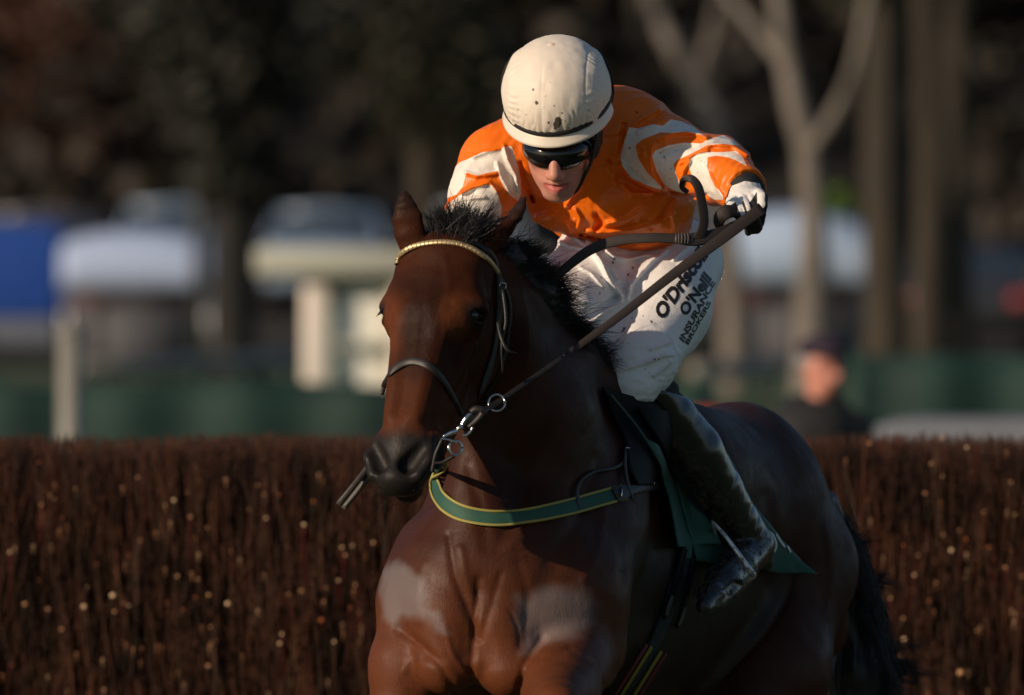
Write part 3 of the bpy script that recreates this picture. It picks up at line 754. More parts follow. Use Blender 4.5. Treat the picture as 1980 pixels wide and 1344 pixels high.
# ---- jersey
J = Body()
J.econe(P(1150, 268, .10), P(1190, 385, .36), (R(128), .115), (R(150), .12), (1, 0, 0), k=.04)
J.ell(P(1165, 385, .14), (R(150), .13, R(82)), k=.05)
J.ell(P(1255, 392, .20), (R(92), .14, R(80)), k=.05)
J.ell(P(1225, 440, .26), (R(108), .10, R(50)), k=.04)
J.ell(P(1205, 262, .13), (R(98), .13, R(92)), k=.05)
J.chain([(1105, 300, .06, 78), (1010, 300, .05, 70), (955, 316, .03, 62)], k=.05)
J.chain([(955, 312, .03, 62), (935, 370, .0, 62), (905, 435, -.04, 50), (920, 540, -.09, 42), (930, 600, -.11, 32)], k=.03)
J.chain([(1238, 262, .06, 74), (1300, 302, .0, 66), (1375, 328, -.07, 60), (1400, 338, -.11, 55), (1436, 364, -.19, 42), (1446, 372, -.215, 40)], k=.03)
J.chain([(1392, 312, -.06, 46), (1402, 300, -.04, 36)], k=.03)
J.cut(P(1440, 369, -.205), np.array(P(1449, 378, -.225))-np.array(P(1395, 330, -.10)), .004)
folds = [(z4, [(640, 400), (620, 520), (650, 640), (700, 720)], 5, 6), (z4, [(690, 350), (800, 300), (950, 300), (1050, 340)], 6, 5),
 (z4, [(920, 520), (870, 600), (860, 690)], 5, 5), (z4, [(1000, 430), (1100, 390), (1250, 400), (1370, 470)], 6, 5),
 (z4, [(400, 540), (470, 650), (560, 700), (700, 740)], 6, 6), (z4, [(300, 560), (360, 680), (480, 770), (640, 770)], 6, 7),
 (z4, [(1190, 840), (1230, 720), (1330, 640), (1450, 680)], 5, 5), (z4, [(440, 290), (560, 190), (690, 120)], 6, 6), (z4, [(530, 300), (640, 250), (760, 200)], 5, 3),
 (z4, [(560, 420), (600, 560), (680, 690)], 4, 3), (z4, [(780, 760), (900, 790), (1050, 780)], 5, -5), (z4, [(420, 240), (400, 350), (380, 480)], 5, -5),
 (z4, [(1080, 620), (1130, 720), (1180, 800)], 4, 3), (z4, [(850, 540), (960, 460), (1060, 440)], 4, 4), (z4, [(700, 470), (820, 420), (960, 410)], 6, -4),
 (z5, [(300, 90), (420, 60), (520, 110), (560, 180)], 8, 6), (z5, [(600, 20), (640, 90), (620, 160)], 6, 5), (z5, [(700, 190), (850, 200), (1050, 180), (1250, 120)], 6, 6),
 (z5, [(850, 130), (1000, 100), (1120, 20)], 7, 6), (z5, [(760, 60), (800, 120), (760, 180)], 6, -5), (z5, [(1180, 150), (1260, 80), (1330, -40)], 7, -6), (z5, [(1350, 60), (1370, 160), (1340, 240)], 6, 4),
 (z5, [(850, 300), (1000, 310), (1200, 290), (1400, 210)], 5, 3), (z5, [(640, 210), (800, 250), (950, 260)], 4, -5),
 (z3, [(530, 880), (560, 990), (620, 1100), (650, 1230)], 5, 6), (z3, [(480, 1010), (510, 1120), (590, 1240)], 5, 4), (z3, [(240, 1080), (330, 1110), (470, 1090)], 5, 5),
 (z3, [(210, 1240), (300, 1190), (420, 1160), (480, 1220)], 5, 6), (z3, [(120, 1320), (250, 1280), (380, 1270)], 5, 4), (z3, [(660, 1010), (690, 1150), (760, 1300)], 5, -5), (z3, [(300, 960), (400, 920), (500, 900)], 5, 4),
 (z3, [(1010, 1330), (1060, 1250), (1120, 1180)], 5, 5), (z3, [(1300, 820), (1420, 800), (1500, 740)], 3, -2), (z3, [(1330, 1000), (1360, 1110), (1440, 1200)], 6, -6)]
folds = [(zl(f, L), w*.80, a*.0020) for f, L, w, a in folds]
arm_dir = (P(1400, 338, -.1)-P(1240, 262, .05)); arm_dir /= np.linalg.norm(arm_dir)
def jfold(p):
    x, y = proj(p); d = np.zeros(len(p), np.float32)
    for L, w, a in folds:
        A = np.array(L); m = (x > A[:, 0].min()-3*w) & (x < A[:, 0].max()+3*w) & (y > A[:, 1].min()-3*w) & (y < A[:, 1].max()+3*w)
        if m.any(): d[m] -= a*np.exp(-(polylined(x[m], y[m], L)/w)**2)
    t = p@arm_dir.astype(np.float32)
    q = p*np.array((1, 1, 1), np.float32); q = np.stack([t*1.2, p[:, 1]*.7, p@np.cross(arm_dir, (0, 1, 0)).astype(np.float32)*.45], 1)
    n = noise(q+.03*noise(p, 12, 4)[:, None], 34, 1)
    d += .0050*(np.abs(n)-.3)+.0035*noise(p, 11, 2)+.0016*(np.abs(noise(p+.02*noise(p, 20, 5)[:, None], 42, 7))-.3)
    return d.astype(np.float32)
J.disp(jfold)
v, q = J.mesh(.0032*FINE); px, py = proj(v)
WA = zl(z4, [(780, 200), (860, 215), (960, 262), (1030, 325), (900, 293), (790, 305), (700, 300), (560, 355), (510, 400), (530, 500), (600, 610), (690, 700), (725, 745), (600, 705), (480, 650), (410, 560), (390, 480), (420, 380), (460, 262), (530, 270), (640, 238), (720, 250)])
WB = zl(z4, [(1090, 345), (1180, 322), (1260, 360), (1300, 402), (1180, 387), (1060, 397), (980, 440), (900, 480), (830, 510), (800, 545), (820, 620), (850, 700), (885, 775), (800, 745), (720, 690), (670, 600), (650, 530), (635, 480), (660, 440), (760, 400), (880, 380), (1010, 385)])
WC = zl(z4, [(1170, 452), (1275, 442), (1330, 490), (1360, 560), (1290, 520), (1220, 492), (1130, 478), (1060, 490), (1055, 560), (1080, 640), (1120, 720), (1150, 745), (1180, 790), (1178, 815), (1110, 815), (1040, 770), (980, 680), (935, 620), (915, 560), (930, 500), (990, 460), (1070, 450)])
WD = zl(z3, [(500, 915), (530, 885), (590, 880), (610, 940), (640, 1040), (660, 1150), (668, 1240), (640, 1300), (580, 1255), (530, 1190), (500, 1130), (488, 1070), (400, 1085), (330, 1105), (245, 1080), (215, 1190), (170, 1250), (90, 1280), (90, 1100), (200, 1000), (240, 985), (370, 925)])
WE = zl(z3, [(400, 1175), (440, 1180), (480, 1240), (515, 1344), (500, 1500), (300, 1560), (90, 1450), (60, 1400), (130, 1300), (200, 1250), (300, 1205)])
ws = np.full(len(v), -50., np.float32)
for W_ in (WA, WB, WC, WD, WE): ws = np.maximum(ws, polysd(px, py, W_))
SP = [(*z4(x, y), r) for x, y, r in [(465, 422, 2.2), (520, 148, 2), (572, 440, 1.6), (728, 490, 2), (700, 458, 1.5), (740, 510, 1.2), (820, 438, 1), (780, 575, 1.2), (772, 655, 1.2), (1010, 520, 1), (1005, 545, 1), (1045, 555, 1), (420, 492, 1), (485, 350, 1), (1035, 530, .8), (995, 500, .8), (690, 590, .8)]]
rj = random.Random(3)
SP += [(rj.uniform(880, 1440), rj.uniform(200, 480), rj.uniform(.5, 1.1)) for _ in range(60)]
mj = Mat('satin_silks', (.90, .175, .006), rough=.40, spec=.36)
mj.mix(mj.rng(mj.noise(14, 3), .45, .7, 0, .35), (.82, .125, .004))
mj.mix(mj.rng(mj.attr('white'), -.5, .5), (.84, .76, .67))
fleck_mask(mj)
mj.bump(mj.math('ABSOLUTE', mj.math('SUBTRACT', mj.noise(26, 4, (1, 1, .7), dist=.5), .5)), .006, .5).bump(mj.noise(900, 1), .0003, .4)
JER = mesh_np('jersey', v, q, mj.m, RIDER, True, dict(white=ws, mud=np.where(v[:, 1] < .2, flecks(px, py, SP), 9)))
jB = bvh_of(v, q)
M_OB = Mat('orange_button', (.85, .20, .02), rough=.35).m
for x, y in ((1131, 455), (1112, 425), (1095, 400)):
    c, n = snap([jB], x, y, .0, .0)
    mb = MB(); mb.tube([c-n*.002, c+n*.0015, c+n*.003], [.0062, .0062, .004], 14, 1); mb.build('shirt_button', M_OB, JER)
# ---- breeches
W = Body()
W.ell(P(1222, 478, .38), (R(128), .16, R(66)), k=.05)
W.chain([(1165, 505, .32, 92), (1125, 570, .14, 88), (1085, 615, .0, 80)], k=.05)
W.chain([(1080, 608, .0, 72), (985, 755, .08, 40)], k=.03)
W.chain([(1316, 508, .33, 84), (1285, 600, .17, 82), (1230, 700, .03, 74)], k=.05)
W.chain([(1230, 700, .03, 72), (1214, 742, -.005, 57), (1232, 768, .03, 34)], k=.03)
W.chain([(1222, 590, .03, 5), (1196, 640, -.03, 9), (1160, 694, -.08, 14)], k=.02, op='s')
W.cut(P(1222, 778, .0), (-.05, .0, -1), .006)
wf = [(z5, [(700, 260), (800, 420), (870, 560), (960, 680)], 7, 6), (z5, [(620, 240), (760, 360), (880, 480), (930, 560)], 5, 4), (z5, [(1200, 380), (1110, 470), (1030, 600), (1000, 700)], 6, 5),
      (z5, [(1300, 330), (1180, 430), (1090, 530)], 5, 4), (z5, [(940, 560), (990, 580), (1030, 560)], 4, 3), (z5, [(950, 600), (1000, 620), (1030, 600)], 4, 3), (z5, [(720, 890), (830, 800), (960, 720)], 5, 6), (z5, [(690, 830), (800, 760), (920, 690)], 5, -4),
      (z5, [(780, 1210), (900, 1200), (1060, 1130)], 5, 3), (z5, [(790, 1260), (960, 1240), (1160, 1190), (1300, 1130)], 5, 4), (z5, [(770, 1160), (850, 1180), (900, 1170)], 4, 3), (z5, [(1180, 1090), (1260, 1060), (1330, 1030)], 4, 4), (z5, [(1150, 1180), (1260, 1140), (1340, 1130)], 4, 4),
      (z5, [(1200, 1290), (1280, 1230), (1330, 1180)], 4, 4), (z5, [(430, 700), (560, 690), (700, 730)], 5, 3), (z5, [(420, 900), (560, 880), (720, 890)], 6, 4), (z5, [(480, 260), (560, 300), (700, 320)], 4, 3),
      (z5, [(1400, 440), (1470, 380), (1540, 330)], 4, 3), (z5, [(1350, 400), (1430, 330), (1480, 290)], 4, 3), (z5, [(640, 460), (720, 500), (820, 610)], 4, 3), (z5, [(840, 330), (900, 380), (1010, 400), (1180, 360)], 5, 4)]
wf = [(zl(f, L), w*.8, a*.0024) for f, L, w, a in wf]
def wfold(p):
    x, y = proj(p); d = np.zeros(len(p), np.float32)
    for L, w, a in wf:
        A = np.array(L); m = (x > A[:, 0].min()-3*w) & (x < A[:, 0].max()+3*w) & (y > A[:, 1].min()-3*w) & (y < A[:, 1].max()+3*w)
        if m.any(): d[m] -= a*np.exp(-(polylined(x[m], y[m], L)/w)**2)
    d += .0022*noise(p, 12, 2)
    knee = sstep(640, 740, y)
    d += (.0012+.0028*knee)*(np.abs(noise(np.stack([p[:, 0]*.5, p[:, 1]*.6, p[:, 2]*1.3], 1)+.02*noise(p, 15, 4)[:, None], 52, 1))-.3)
    return d.astype(np.float32)
W.disp(wfold)
v, q = W.mesh(.0033*FINE); px, py = proj(v)
seams = np.minimum.reduce([polylined(px, py, zl(z5, L)) for L in ([(1255, 640), (1200, 750), (1155, 850), (1200, 880), (1290, 950), (1345, 1030), (1370, 1110), (1400, 1150)], [(900, 960), (940, 1010), (960, 1100), (950, 1220), (950, 1344)], [(1010, 500), (1000, 600), (985, 700)], [(500, 330), (580, 340), (690, 350)])])
SP = [(*z5(x, y), r) for x, y, r in [(608, 523, 2), (800, 540, 1.6), (790, 662, 1.6), (1042, 465, 2), (1005, 518, 2.2), (890, 425, 2.4), (975, 930, 2.6), (965, 948, 2), (1035, 850, 1.4), (1120, 833, 1.4), (1185, 878, 2.4), (925, 1018, 1.6), (865, 1107, 1.5), (1210, 1165, 2), (1240, 1163, 1.6), (1010, 1045, 1.2), (970, 1045, 1), (1130, 980, 1), (655, 560, 1), (715, 735, 1.2), (900, 400, 2), (1140, 1240, 1.6), (1170, 1265, 1.4), (840, 1330, 1.6)]]
SP += [(rj.uniform(1070, 1380), rj.uniform(460, 770), rj.uniform(.4, 1.0)) for _ in range(90)]
mw = Mat('white_breeches', (.84, .82, .80), rough=.5, spec=.4, sheen=.1)
mw.mix(mw.rng(mw.noise(8, 4), .5, .75, 0, .3), (.62, .56, .50))
mw.mix(mw.rng(mw.attr('seam'), .4, 1.1, .55, 0), (.34, .31, .29))
fleck_mask(mw); mw.bump(mw.math('ABSOLUTE', mw.math('SUBTRACT', mw.noise(30, 4, (.7, 1, 1.3), dist=.4), .5)), .006, .5).bump(mw.noise(1000, 1), .0003, .4)
BRE = mesh_np('breeches', v, q, mw.m, RIDER, True, dict(mud=np.where(v[:, 1] < .45, flecks(px, py, SP), 9), seam=seams))
wB = bvh_of(v, q)
# sponsor lettering printed on the near thigh, laid on the cloth
M_INK = Mat('black_print', (.012, .012, .014), rough=.55).m
def print_on(bv, body, p0, dirv, size, upv, mat, parent, bold, slant=0.0, depth=None, name='lettering', wsq=1.0):
    me = text_mesh(body, 1.0, name, bold)
    bm = bmesh.new(); bm.from_mesh(me); bmesh.ops.triangulate(bm, faces=bm.faces)
    for _ in range(3):
        ee = [e for e in bm.edges if e.calc_length() > .09]
        if ee: bmesh.ops.subdivide_edges(bm, edges=ee, cuts=1); bmesh.ops.triangulate(bm, faces=bm.faces)
    dead = []
    for vv in bm.verts:
        x, y = vv.co.x*wsq, vv.co.y; sx = p0[0]+dirv[0]*x*size+upv[0]*y*size; sy = p0[1]+dirv[1]*x*size+upv[1]*y*size
        h = snap([bv], sx, sy, .0010)
        if h is None: dead.append(vv)
        else: vv.co = Vector(h[0])-RIDER.location
    bmesh.ops.delete(bm, geom=dead, context='VERTS'); bm.to_mesh(me); bm.free()
    return link(name, me, mat, parent, False)
dn = np.array((1.0, -1.02)); 
print_on(wB, "O'Driscoll", (1281, 620), (.60, -.86), 38, (-.64, -.74), M_INK, BRE, .050, wsq=.92)
print_on(wB, "O'Neill", (1326, 613), (.56, -.83), 34, (-.60, -.62), M_INK, BRE, .045, wsq=.9)
print_on(wB, "INSURANCE", (1321, 663), (.46, -.86), 22, (-.55, -.50), M_INK, BRE, .04, wsq=1.12)
print_on(wB, "BROKERS", (1330, 668), (.47, -.86), 19, (-.50, -.35), M_INK, BRE, .035, wsq=1.2)
print_on(wB, "O'Neill", (1052, 520), (.40, -.92), 26, (-.5, -.4), M_INK, BRE, .03)

# ---- boots
def boot(pts, foot, h, lab=None):
    b = Body(); b.chain(pts, k=.03); b.chain(foot, k=.025)
    return b
nb_ = [(1262, 758, .04, 44), (1292, 806, .09, 54), (1340, 872, .14, 58), (1383, 945, .21, 53), (1424, 1012, .27, 46), (1452, 1052, .30, 44)]
nf_ = [(1456, 1062, .30, 40), (1425, 1095, .20, 37), (1398, 1124, .12, 33), (1374, 1152, .05, 25), (1360, 1172, .00, 15)]
def mkboot(pts, foot, near):
    b = Body(); b.chain(pts, k=.010); b.chain(foot, k=.012)
    if near:
        b.chain([(1468, 1080, .33, 24), (1474, 1086, .33, 22)], k=.01)
        b.chain([(1364, 1178, .00, 12), (1384, 1166, .05, 17), (1408, 1146, .10, 20), (1446, 1106, .20, 20)], k=.006)
        def f(p):
            x, y = proj(p); a = np.array((1345, 875.)); dr = np.array((.6, .8)); t = (x-a[0])*dr[0]+(y-a[1])*dr[1]
            s = (x-a[0])*dr[1]-(y-a[1])*dr[0]
            m = np.exp(-((t-140)/62)**2)
            return (m*.0019*(1-2*np.abs(np.sin(t/8+s/16+1.9*noise(p, 18, 3))))*(.08+.92*sstep(-44, 0, s)*sstep(44, 12, s))+.0006*noise(p, 40, 2)).astype(np.float32)
        b.disp(f); b.cut(P(1272, 752, .05), (.3, 0, 1), .004)
    return b.mesh(.0036*FINE)
mbt = Mat('boot_leather', (.009, .009, .010), rough=.30, spec=.5, coat=.3, coat_rough=.18)
mudf = mbt.rng(mbt.math('MULTIPLY', mbt.rng(mbt.noise(70, 5, (1, 1, 1), .7), .49, .64), mbt.attr('mudz')), .15, .6)
mbt.mix(mudf, (.050, .030, .018)); mbt.mix(mbt.rng(mbt.math('MULTIPLY', mbt.rng(mbt.noise(26, 3), .56, .66), mbt.attr('mudz')), .4, .9, 0, .5), (.13, .075, .035))
r_ = mbt.rng(mudf, 0, 1, .22, .85); mbt.rough(r_); mbt.L(mbt.rng(mudf, 0, 1, .5, 0), mbt.b.inputs['Coat Weight'])
mbt.bump(mbt.noise(120, 4, rough=.7), .0012, .5)
v, q = mkboot(nb_, nf_, True); px, py = proj(v)
ax = (px-1262)*.8-(py-782)*.6    # across the shaft
mudz = np.clip(sstep(28, 0, ax)*sstep(800, 870, py)+sstep(990, 1060, py), 0, 1)
BOOT = mesh_np('boot', v, q, mbt.m, RIDER, True, dict(mudz=mudz)); bB = bvh_of(v, q)
v, q = mkboot([(1005, 790, .09, 42), (985, 850, .14, 52), (955, 950, .25, 46), (945, 1000, .30, 40)], [(945, 1000, .30, 40), (915, 1040, .2, 36), (900, 1060, .12, 26)], False)
mesh_np('boot', v, q, mbt.m, RIDER, True, dict(mudz=np.zeros(len(v))))
# black knee-grip between breeches and boot
kb = Body(); kb.chain([(1258, 742, .07, 30), (1275, 765, .09, 36)], k=.02); kb.chain([(1270, 738, .08, 8), (1300, 752, .10, 10)], k=.02); kb.disp(lambda p: .003*noise(p, 60, 2)); v, q = kb.mesh(.004*FINE); mesh_np('boot_top', v, q, M_BLACKCLOTH, RIDER)

# ---- gloved hands
def hand():
    """near hand closed on the reins: palm, four bent fingers, thumb"""
    g = Body()
    g.chain([(1440, 370, -.222, 33), (1438, 380, -.240, 27)], k=.015)
    g.econe(P(1424, 384, -.252), P(1466, 378, -.262), (R(15), R(17)), (R(14), R(17)), (0, -.3, 1), k=.015)
    F_ = [[(1420, 388, -.275, 9.5), (1431, 405, -.312, 9.5), (1440, 424, -.318, 8.5), (1447, 441, -.285, 8), (1447, 449, -.245, 7.5)],
          [(1437, 386, -.280, 9.5), (1446, 403, -.318, 9.5), (1452, 422, -.322, 8.5), (1457, 438, -.285, 8), (1456, 446, -.245, 7.5)],
          [(1453, 384, -.280, 9.0), (1459, 404, -.312, 9.0), (1462, 424, -.316, 8.0), (1467, 440, -.275, 7.5), (1464, 446, -.240, 7)],
          [(1467, 374, -.275, 10), (1474, 382, -.305, 10.5), (1474, 397, -.312, 10), (1473, 415, -.285, 8.5), (1470, 432, -.265, 8)]]
    for f in F_: g.chain(f, k=.0025)
    g.chain([(1416, 390, -.26, 13), (1418, 405, -.300, 12), (1430, 418, -.318, 10)], k=.004)
    g.disp(lambda p: .0008*noise(p, 150, 2))
    return g, F_
g_, F_ = hand(); v, q = g_.mesh(.0026*FINE); px, py = proj(v); nn = vnormals(v, q)
wp_ = polysd(px, py, [(1398, 400), (1400, 365), (1440, 350), (1490, 358), (1484, 371), (1463, 371), (1455, 384), (1449, 392), (1440, 384), (1432, 394), (1421, 391), (1409, 399)])
for L, w_ in (([(1425, 384), (1433, 404), (1441, 424)], 5.0), ([(1440, 382), (1447, 402), (1451, 418)], 4.0), ([(1471, 372), (1472, 396)], 7.5)): wp_ = np.maximum(wp_, w_-polylined(px, py, L))
black = np.where(nn[:, 1] < .1, sstep(.8, -.8, wp_), 1.0)
mg = Mat('riding_glove', (.76, .72, .69), rough=.7); mg.mix(mg.rng(mg.noise(120, 3), .60, .70, 0, .5), (.42, .34, .30)); mg.mix(mg.rng(mg.attr('black'), .35, .65), (.016, .015, .015)); mg.bump(mg.noise(260, 3), .0010, .6)
mesh_np('glove', v, q, mg.m, RIDER, True, dict(black=black))
mb = MB(); c0 = P(1443, 373, -.213); dr = P(1449, 378, -.225)-P(1405, 340, -.12); dr /= np.linalg.norm(dr)
mb.tube([c0-dr*.012, c0, c0+dr*.010, c0+dr*.016], [.0475, .0475, .045, .036], 32, 1); mb.build('glove_cuff', M_BLACKCLOTH, RIDER)
g = Body(); g.ell(P(932, 648, -.125), (.036, .03, .035), k=.02)
for i in range(4): g.chain([(915+12*i, 650, -.15, 11), (915+12*i, 672, -.165, 10), (917+12*i, 682, -.14, 9), (918+12*i, 676, -.115, 8)], k=.003)
g.chain([(955, 648, -.12, 12), (950, 664, -.165, 11), (936, 668, -.18, 10)], k=.005)
v, q = g.mesh(.0035*FINE); mesh_np('glove', v, q, mg.m, RIDER, True, dict(black=np.zeros(len(v))+(v[:, 1] < -.16)))

# ================================================================== tack
def M_leather(name, colr, rough=.42):
    m = Mat(name, colr, rough=rough, spec=.5); m.bump(m.noise(300, 3), .0008, .5)
    m.mix(m.rng(m.noise(60, 3), .55, .7, 0, .4), tuple(c*2.2 for c in colr)); return m.m
M_LEA = M_leather('bridle_leather', (.016, .012, .010), .5); M_SAD = M_leather('saddle_leather', (.004, .0035, .003), .62); M_SAD.node_tree.nodes['Principled BSDF'].inputs['Specular IOR Level'].default_value = .18
M_BRN = M_leather('rein_rubber', (.016, .0085, .006), .65)
M_STEEL = Mat('polished_steel', (.62, .60, .57), rough=.16, metal=1.0); M_STEEL.bump(M_STEEL.noise(150, 2), .0006, .3); M_STEEL = M_STEEL.m
def z2(x, y): return 620+x/3.952, 660+y/3.952
def onb(pts, off=.003, bv=None, fb=-.3):
    bv = bv or [hB]; A = [snap(bv, x, y, off, fb) for x, y in pts]
    return [a for a, b in A], [b for a, b in A]
def strap(mb, pts, wpx, off=.004, th=.004, bv=None, sm=6, a=None, d=-.55):
    # sample the path densely so that it hugs the surface
    pp = catmull([np.array((x, y, 0.)) for x, y in pts], 5)[:, :2]
    A, Nn = onb([tuple(p) for p in pp], off, bv)
    A = np.array(A); Nn = np.array(Nn)
    for _ in range(2): A[1:-1] = (A[:-2]+2*A[1:-1]+A[2:])/4; Nn[1:-1] = (Nn[:-2]+2*Nn[1:-1]+Nn[2:])/4
    w = [R(x, d) for x in wpx] if hasattr(wpx, '__len__') else R(wpx, d)
    mb.ribbon(list(A), list(Nn), w, th, sm=2, a=a); return A, Nn
BRI = tag(empty('bridle'), None); BRI.parent = HORSE; BRI.location = Vector(P(850, 500, -.6))-HORSE.location
mb = MB(); strap(mb, [(768, 512), (774, 494), (792, 480), (820, 472), (855, 469), (890, 473), (920, 485), (945, 504), (962, 528)], 10.5, .004, .007, a='len')
mbb = Mat('brass_browband', (.62, .46, .24), rough=.42, metal=.6)
wv = mbb.math('FRACT', mbb.math('MULTIPLY', mbb.attr('s'), 95)); mbb.mix(mbb.rng(wv, .16, .06), (.03, .02, .01))
mbb.bump(mbb.rng(wv, 0, .2), .002, .8); mb.build('browband', mbb.m, BRI, attr='s')
def part(name, f, mat=None, parent=None, **k):
    mb = MB(); f(mb); return mb.build(name, mat or M_LEA, parent or BRI, **k)
part('cheekpiece', lambda m: strap(m, [(960, 520), (967, 560), (963, 620), (954, 680), (938, 735), (918, 785), (902, 812)], [15, 18, 17, 17, 18, 16, 12], .006, .004))
part('throat_lash', lambda m: (strap(m, [(970, 540), (986, 590), (983, 640), (972, 700), (940, 770)], 7, .004, .004)))
part('headpiece', lambda m: strap(m, [(962, 528), (958, 505), (945, 488), (925, 474), (900, 466)], 12, .003, .005))
part('noseband', lambda m: strap(m, [(738, 764), (746, 736), (762, 714), (785, 701), (805, 699), (828, 707), (850, 727), (868, 754), (884, 783), (893, 802)], [8, 12, 15, 15, 15, 15, 13, 12, 11, 9], .004, .004))
def loose(name, pts, r, mat=M_LEA, parent=None, k=8, flat=1.0, sm=6, up=None):
    mb = MB(); mb.tube([P(*p) for p in pts], [R(x) for x in r] if hasattr(r, '__len__') else R(r), k, sm, flat, up); return mb.build(name, mat, parent or BRI)
loose('strap_end', [(963, 622, -.60), (968, 650, -.62), (980, 676, -.63), (1000, 684, -.62)], [4, 3.5, 3, 1.2])
loose('strap_end', [(972, 560, -.58), (978, 620, -.60), (970, 665, -.61), (972, 722, -.60)], [3, 3, 2.5, 1.5])
def zz(pts, d): return [(*z2(x, y), d) for x, y in pts]
# bit: cheek bars, rings and curb
bt = MB()
def bt_t(p, d, r): bt.tube([P(*q) for q in zz(p, d)], [R(x) for x in r], 8, 6)
bt_t([(1145, 550), (1110, 590), (1075, 645)], -.80, [3.2, 5, 3.6]); bt_t([(1085, 655), (1060, 662), (1045, 680)], -.80, [5, 5, 4])
bt_t([(1050, 682), (1000, 700), (935, 730)], -.80, [4.6, 4.6, 3]); bt_t([(920, 745), (980, 752), (1045, 775)], -.80, [2.2, 2.2, 2.2])
bt_t([(1085, 722), (1115, 716), (1145, 690), (1162, 655)], -.79, [2.4, 3, 3, 2.6])
def ring(mb, c, r, tr, d, ax=1.0, n=26, tilt=0.3):
    pts = [P(c[0]+math.cos(t)*r*ax, c[1]+math.sin(t)*r, d+math.cos(t+tilt)*R(r)*.45) for t in np.linspace(0, 2*math.pi, n)]
    mb.tube(pts, R(tr), 8, 1)
ring(bt, z2(1030, 815), 14, 2.6, -.79, .9)
bt.build('bit', M_STEEL, BRI)
loose('curb_strap', zz([(930, 745), (900, 810), (872, 880), (850, 1000), (862, 935), (930, 925), (1020, 875)], -.80), [3, 3.2, 3, 2, 2, 3, 4])
loose('bit_strap', zz([(1150, 545), (1190, 520), (1240, 540), (1200, 600), (1130, 660)], -.77), [7, 8, 8, 7, 5])
rg = MB(); ring(rg, z2(1345, 470), 16, 2.2, -.62, 1.0, tilt=1.2); rg.build('martingale_ring', M_STEEL, BRI)
bk = MB(); 
for q in ([(965, 546), (976, 550)], [(965, 546), (962, 556)], [(976, 550), (973, 560)]):
    bk.tube([snap([hB], x, y, .011, -.6)[0] for x, y in q], R(1.3), 6, 1)
bk.build('buckle', M_STEEL, BRI)
# reins: near rein runs from the bit through the martingale ring to the hand
FLAT = [(-1, -.7), (-1, .7), (-.9, 1), (0, .8), (.9, 1), (1, .7), (1, -.7), (0, -1)]
def rein(name, pts, w, mat, t=.006, up=(0, -1, .25)):
    mb = MB(); A = [P(*p) for p in pts]; mb.ribbon(A, [np.array(up)]*len(A), [R(x, -.35) for x in w], t, sm=10, prof=FLAT); return mb.build(name, mat, BRI, smooth=False)
rein('rein', [(898, 818, -.76), (925, 800, -.70), (957, 781, -.62), (1020, 738, -.56), (1090, 690, -.50)], [10, 11, 10, 9, 9], M_LEA)
rein('rein_grip', [(1090, 690, -.50), (1120, 668, -.485), (1200, 610, -.46), (1300, 532, -.43), (1400, 458, -.40), (1474, 402, -.37)], [8, 13, 16, 19, 22, 24], M_BRN, .005)
rein('rein_grip', [(1040, 568, -.32), (1070, 540, -.33), (1110, 505, -.34), (1150, 479, -.35), (1200, 464, -.36), (1260, 460, -.37), (1310, 461, -.37)], [14, 17, 19, 20, 20, 19, 19], M_BRN, .005)
rein('rein', [(1305, 461, -.37), (1345, 463, -.37), (1390, 452, -.36), (1430, 432, -.34)], [19, 26, 24, 18], M_LEA, .010)
for x in (1312, 1318, 1324, 1330): loose('stitching', [(x, 451, -.382), (x+1, 461, -.384), (x, 471, -.382)], 1.3, Mat('waxed_thread', (.08, .06, .045)).m)
rein('rein', [(1330, 372, -.33), (1319, 362, -.34), (1322, 348, -.36), (1337, 346, -.37), (1350, 362, -.375), (1357, 392, -.375), (1361, 425, -.375), (1356, 450, -.375), (1345, 470, -.37)], [9, 11, 13, 16, 18, 19, 19, 20, 22], M_BRN, .004, (.35, -1, .1))
rein('rein', [(1396, 446, -.345), (1390, 432, -.35), (1394, 418, -.355), (1408, 409, -.355), (1424, 410, -.345)], [10, 20, 26, 26, 20], M_BRN, .010)
# breast girth
BRE_ = empty('breast_girth'); BRE_.parent = HORSE; BRE_.location = Vector(P(960, 1000, -.5))-HORSE.location
M_GRN = Mat('green_webbing', (.020, .085, .055), rough=.7); M_GRN.bump(M_GRN.noise(500, 2), .0006, .5); M_GRN.mix(M_GRN.rng(M_GRN.noise(40, 3), .5, .7, 0, .4), (.035, .075, .05)); M_GRN = M_GRN.m
M_YEL = Mat('yellow_binding', (.34, .29, .07), rough=.7); M_YEL.bump(M_YEL.noise(600, 2), .0006, .5); M_YEL = M_YEL.m
mb = MB(); A, Nn = strap(mb, [(848, 900), (842, 925), (847, 950), (864, 975), (900, 995), (960, 1004), (1030, 998), (1110, 979), (1203, 953)], [14, 18, 24, 28, 30, 30, 30, 30, 30], .006, .006, d=-.4)
mb.build('webbing', M_GRN, BRE_)
T = np.gradient(A, axis=0); T /= np.linalg.norm(T, axis=1, keepdims=True); Vv = np.cross(T, Nn); Vv /= np.linalg.norm(Vv, axis=1, keepdims=True)
for sgn in (-1, 1):
    mb = MB(); mb.ribbon(list(A+Vv*sgn*R(14.0, -.4)+Nn*.0035), list(Nn), R(5.0), .004, sm=2); mb.build('binding', M_YEL, BRE_)
def gpart(name, pts, w, mat=M_LEA, off=.006, th=.005, par=BRE_): mb = MB(); strap(mb, pts, w, off, th); return mb.build(name, mat, par)
gpart('leather_end', [(1186, 958), (1200, 953), (1222, 948), (1255, 942), (1290, 934), (1306, 922)], [32, 32, 18, 15, 15, 14], off=.012)
gpart('neck_strap', [(1118, 986), (1112, 955), (1122, 928), (1150, 912), (1180, 908), (1203, 895), (1210, 870)], [12, 12, 9, 7, 7, 7, 6], off=.010)
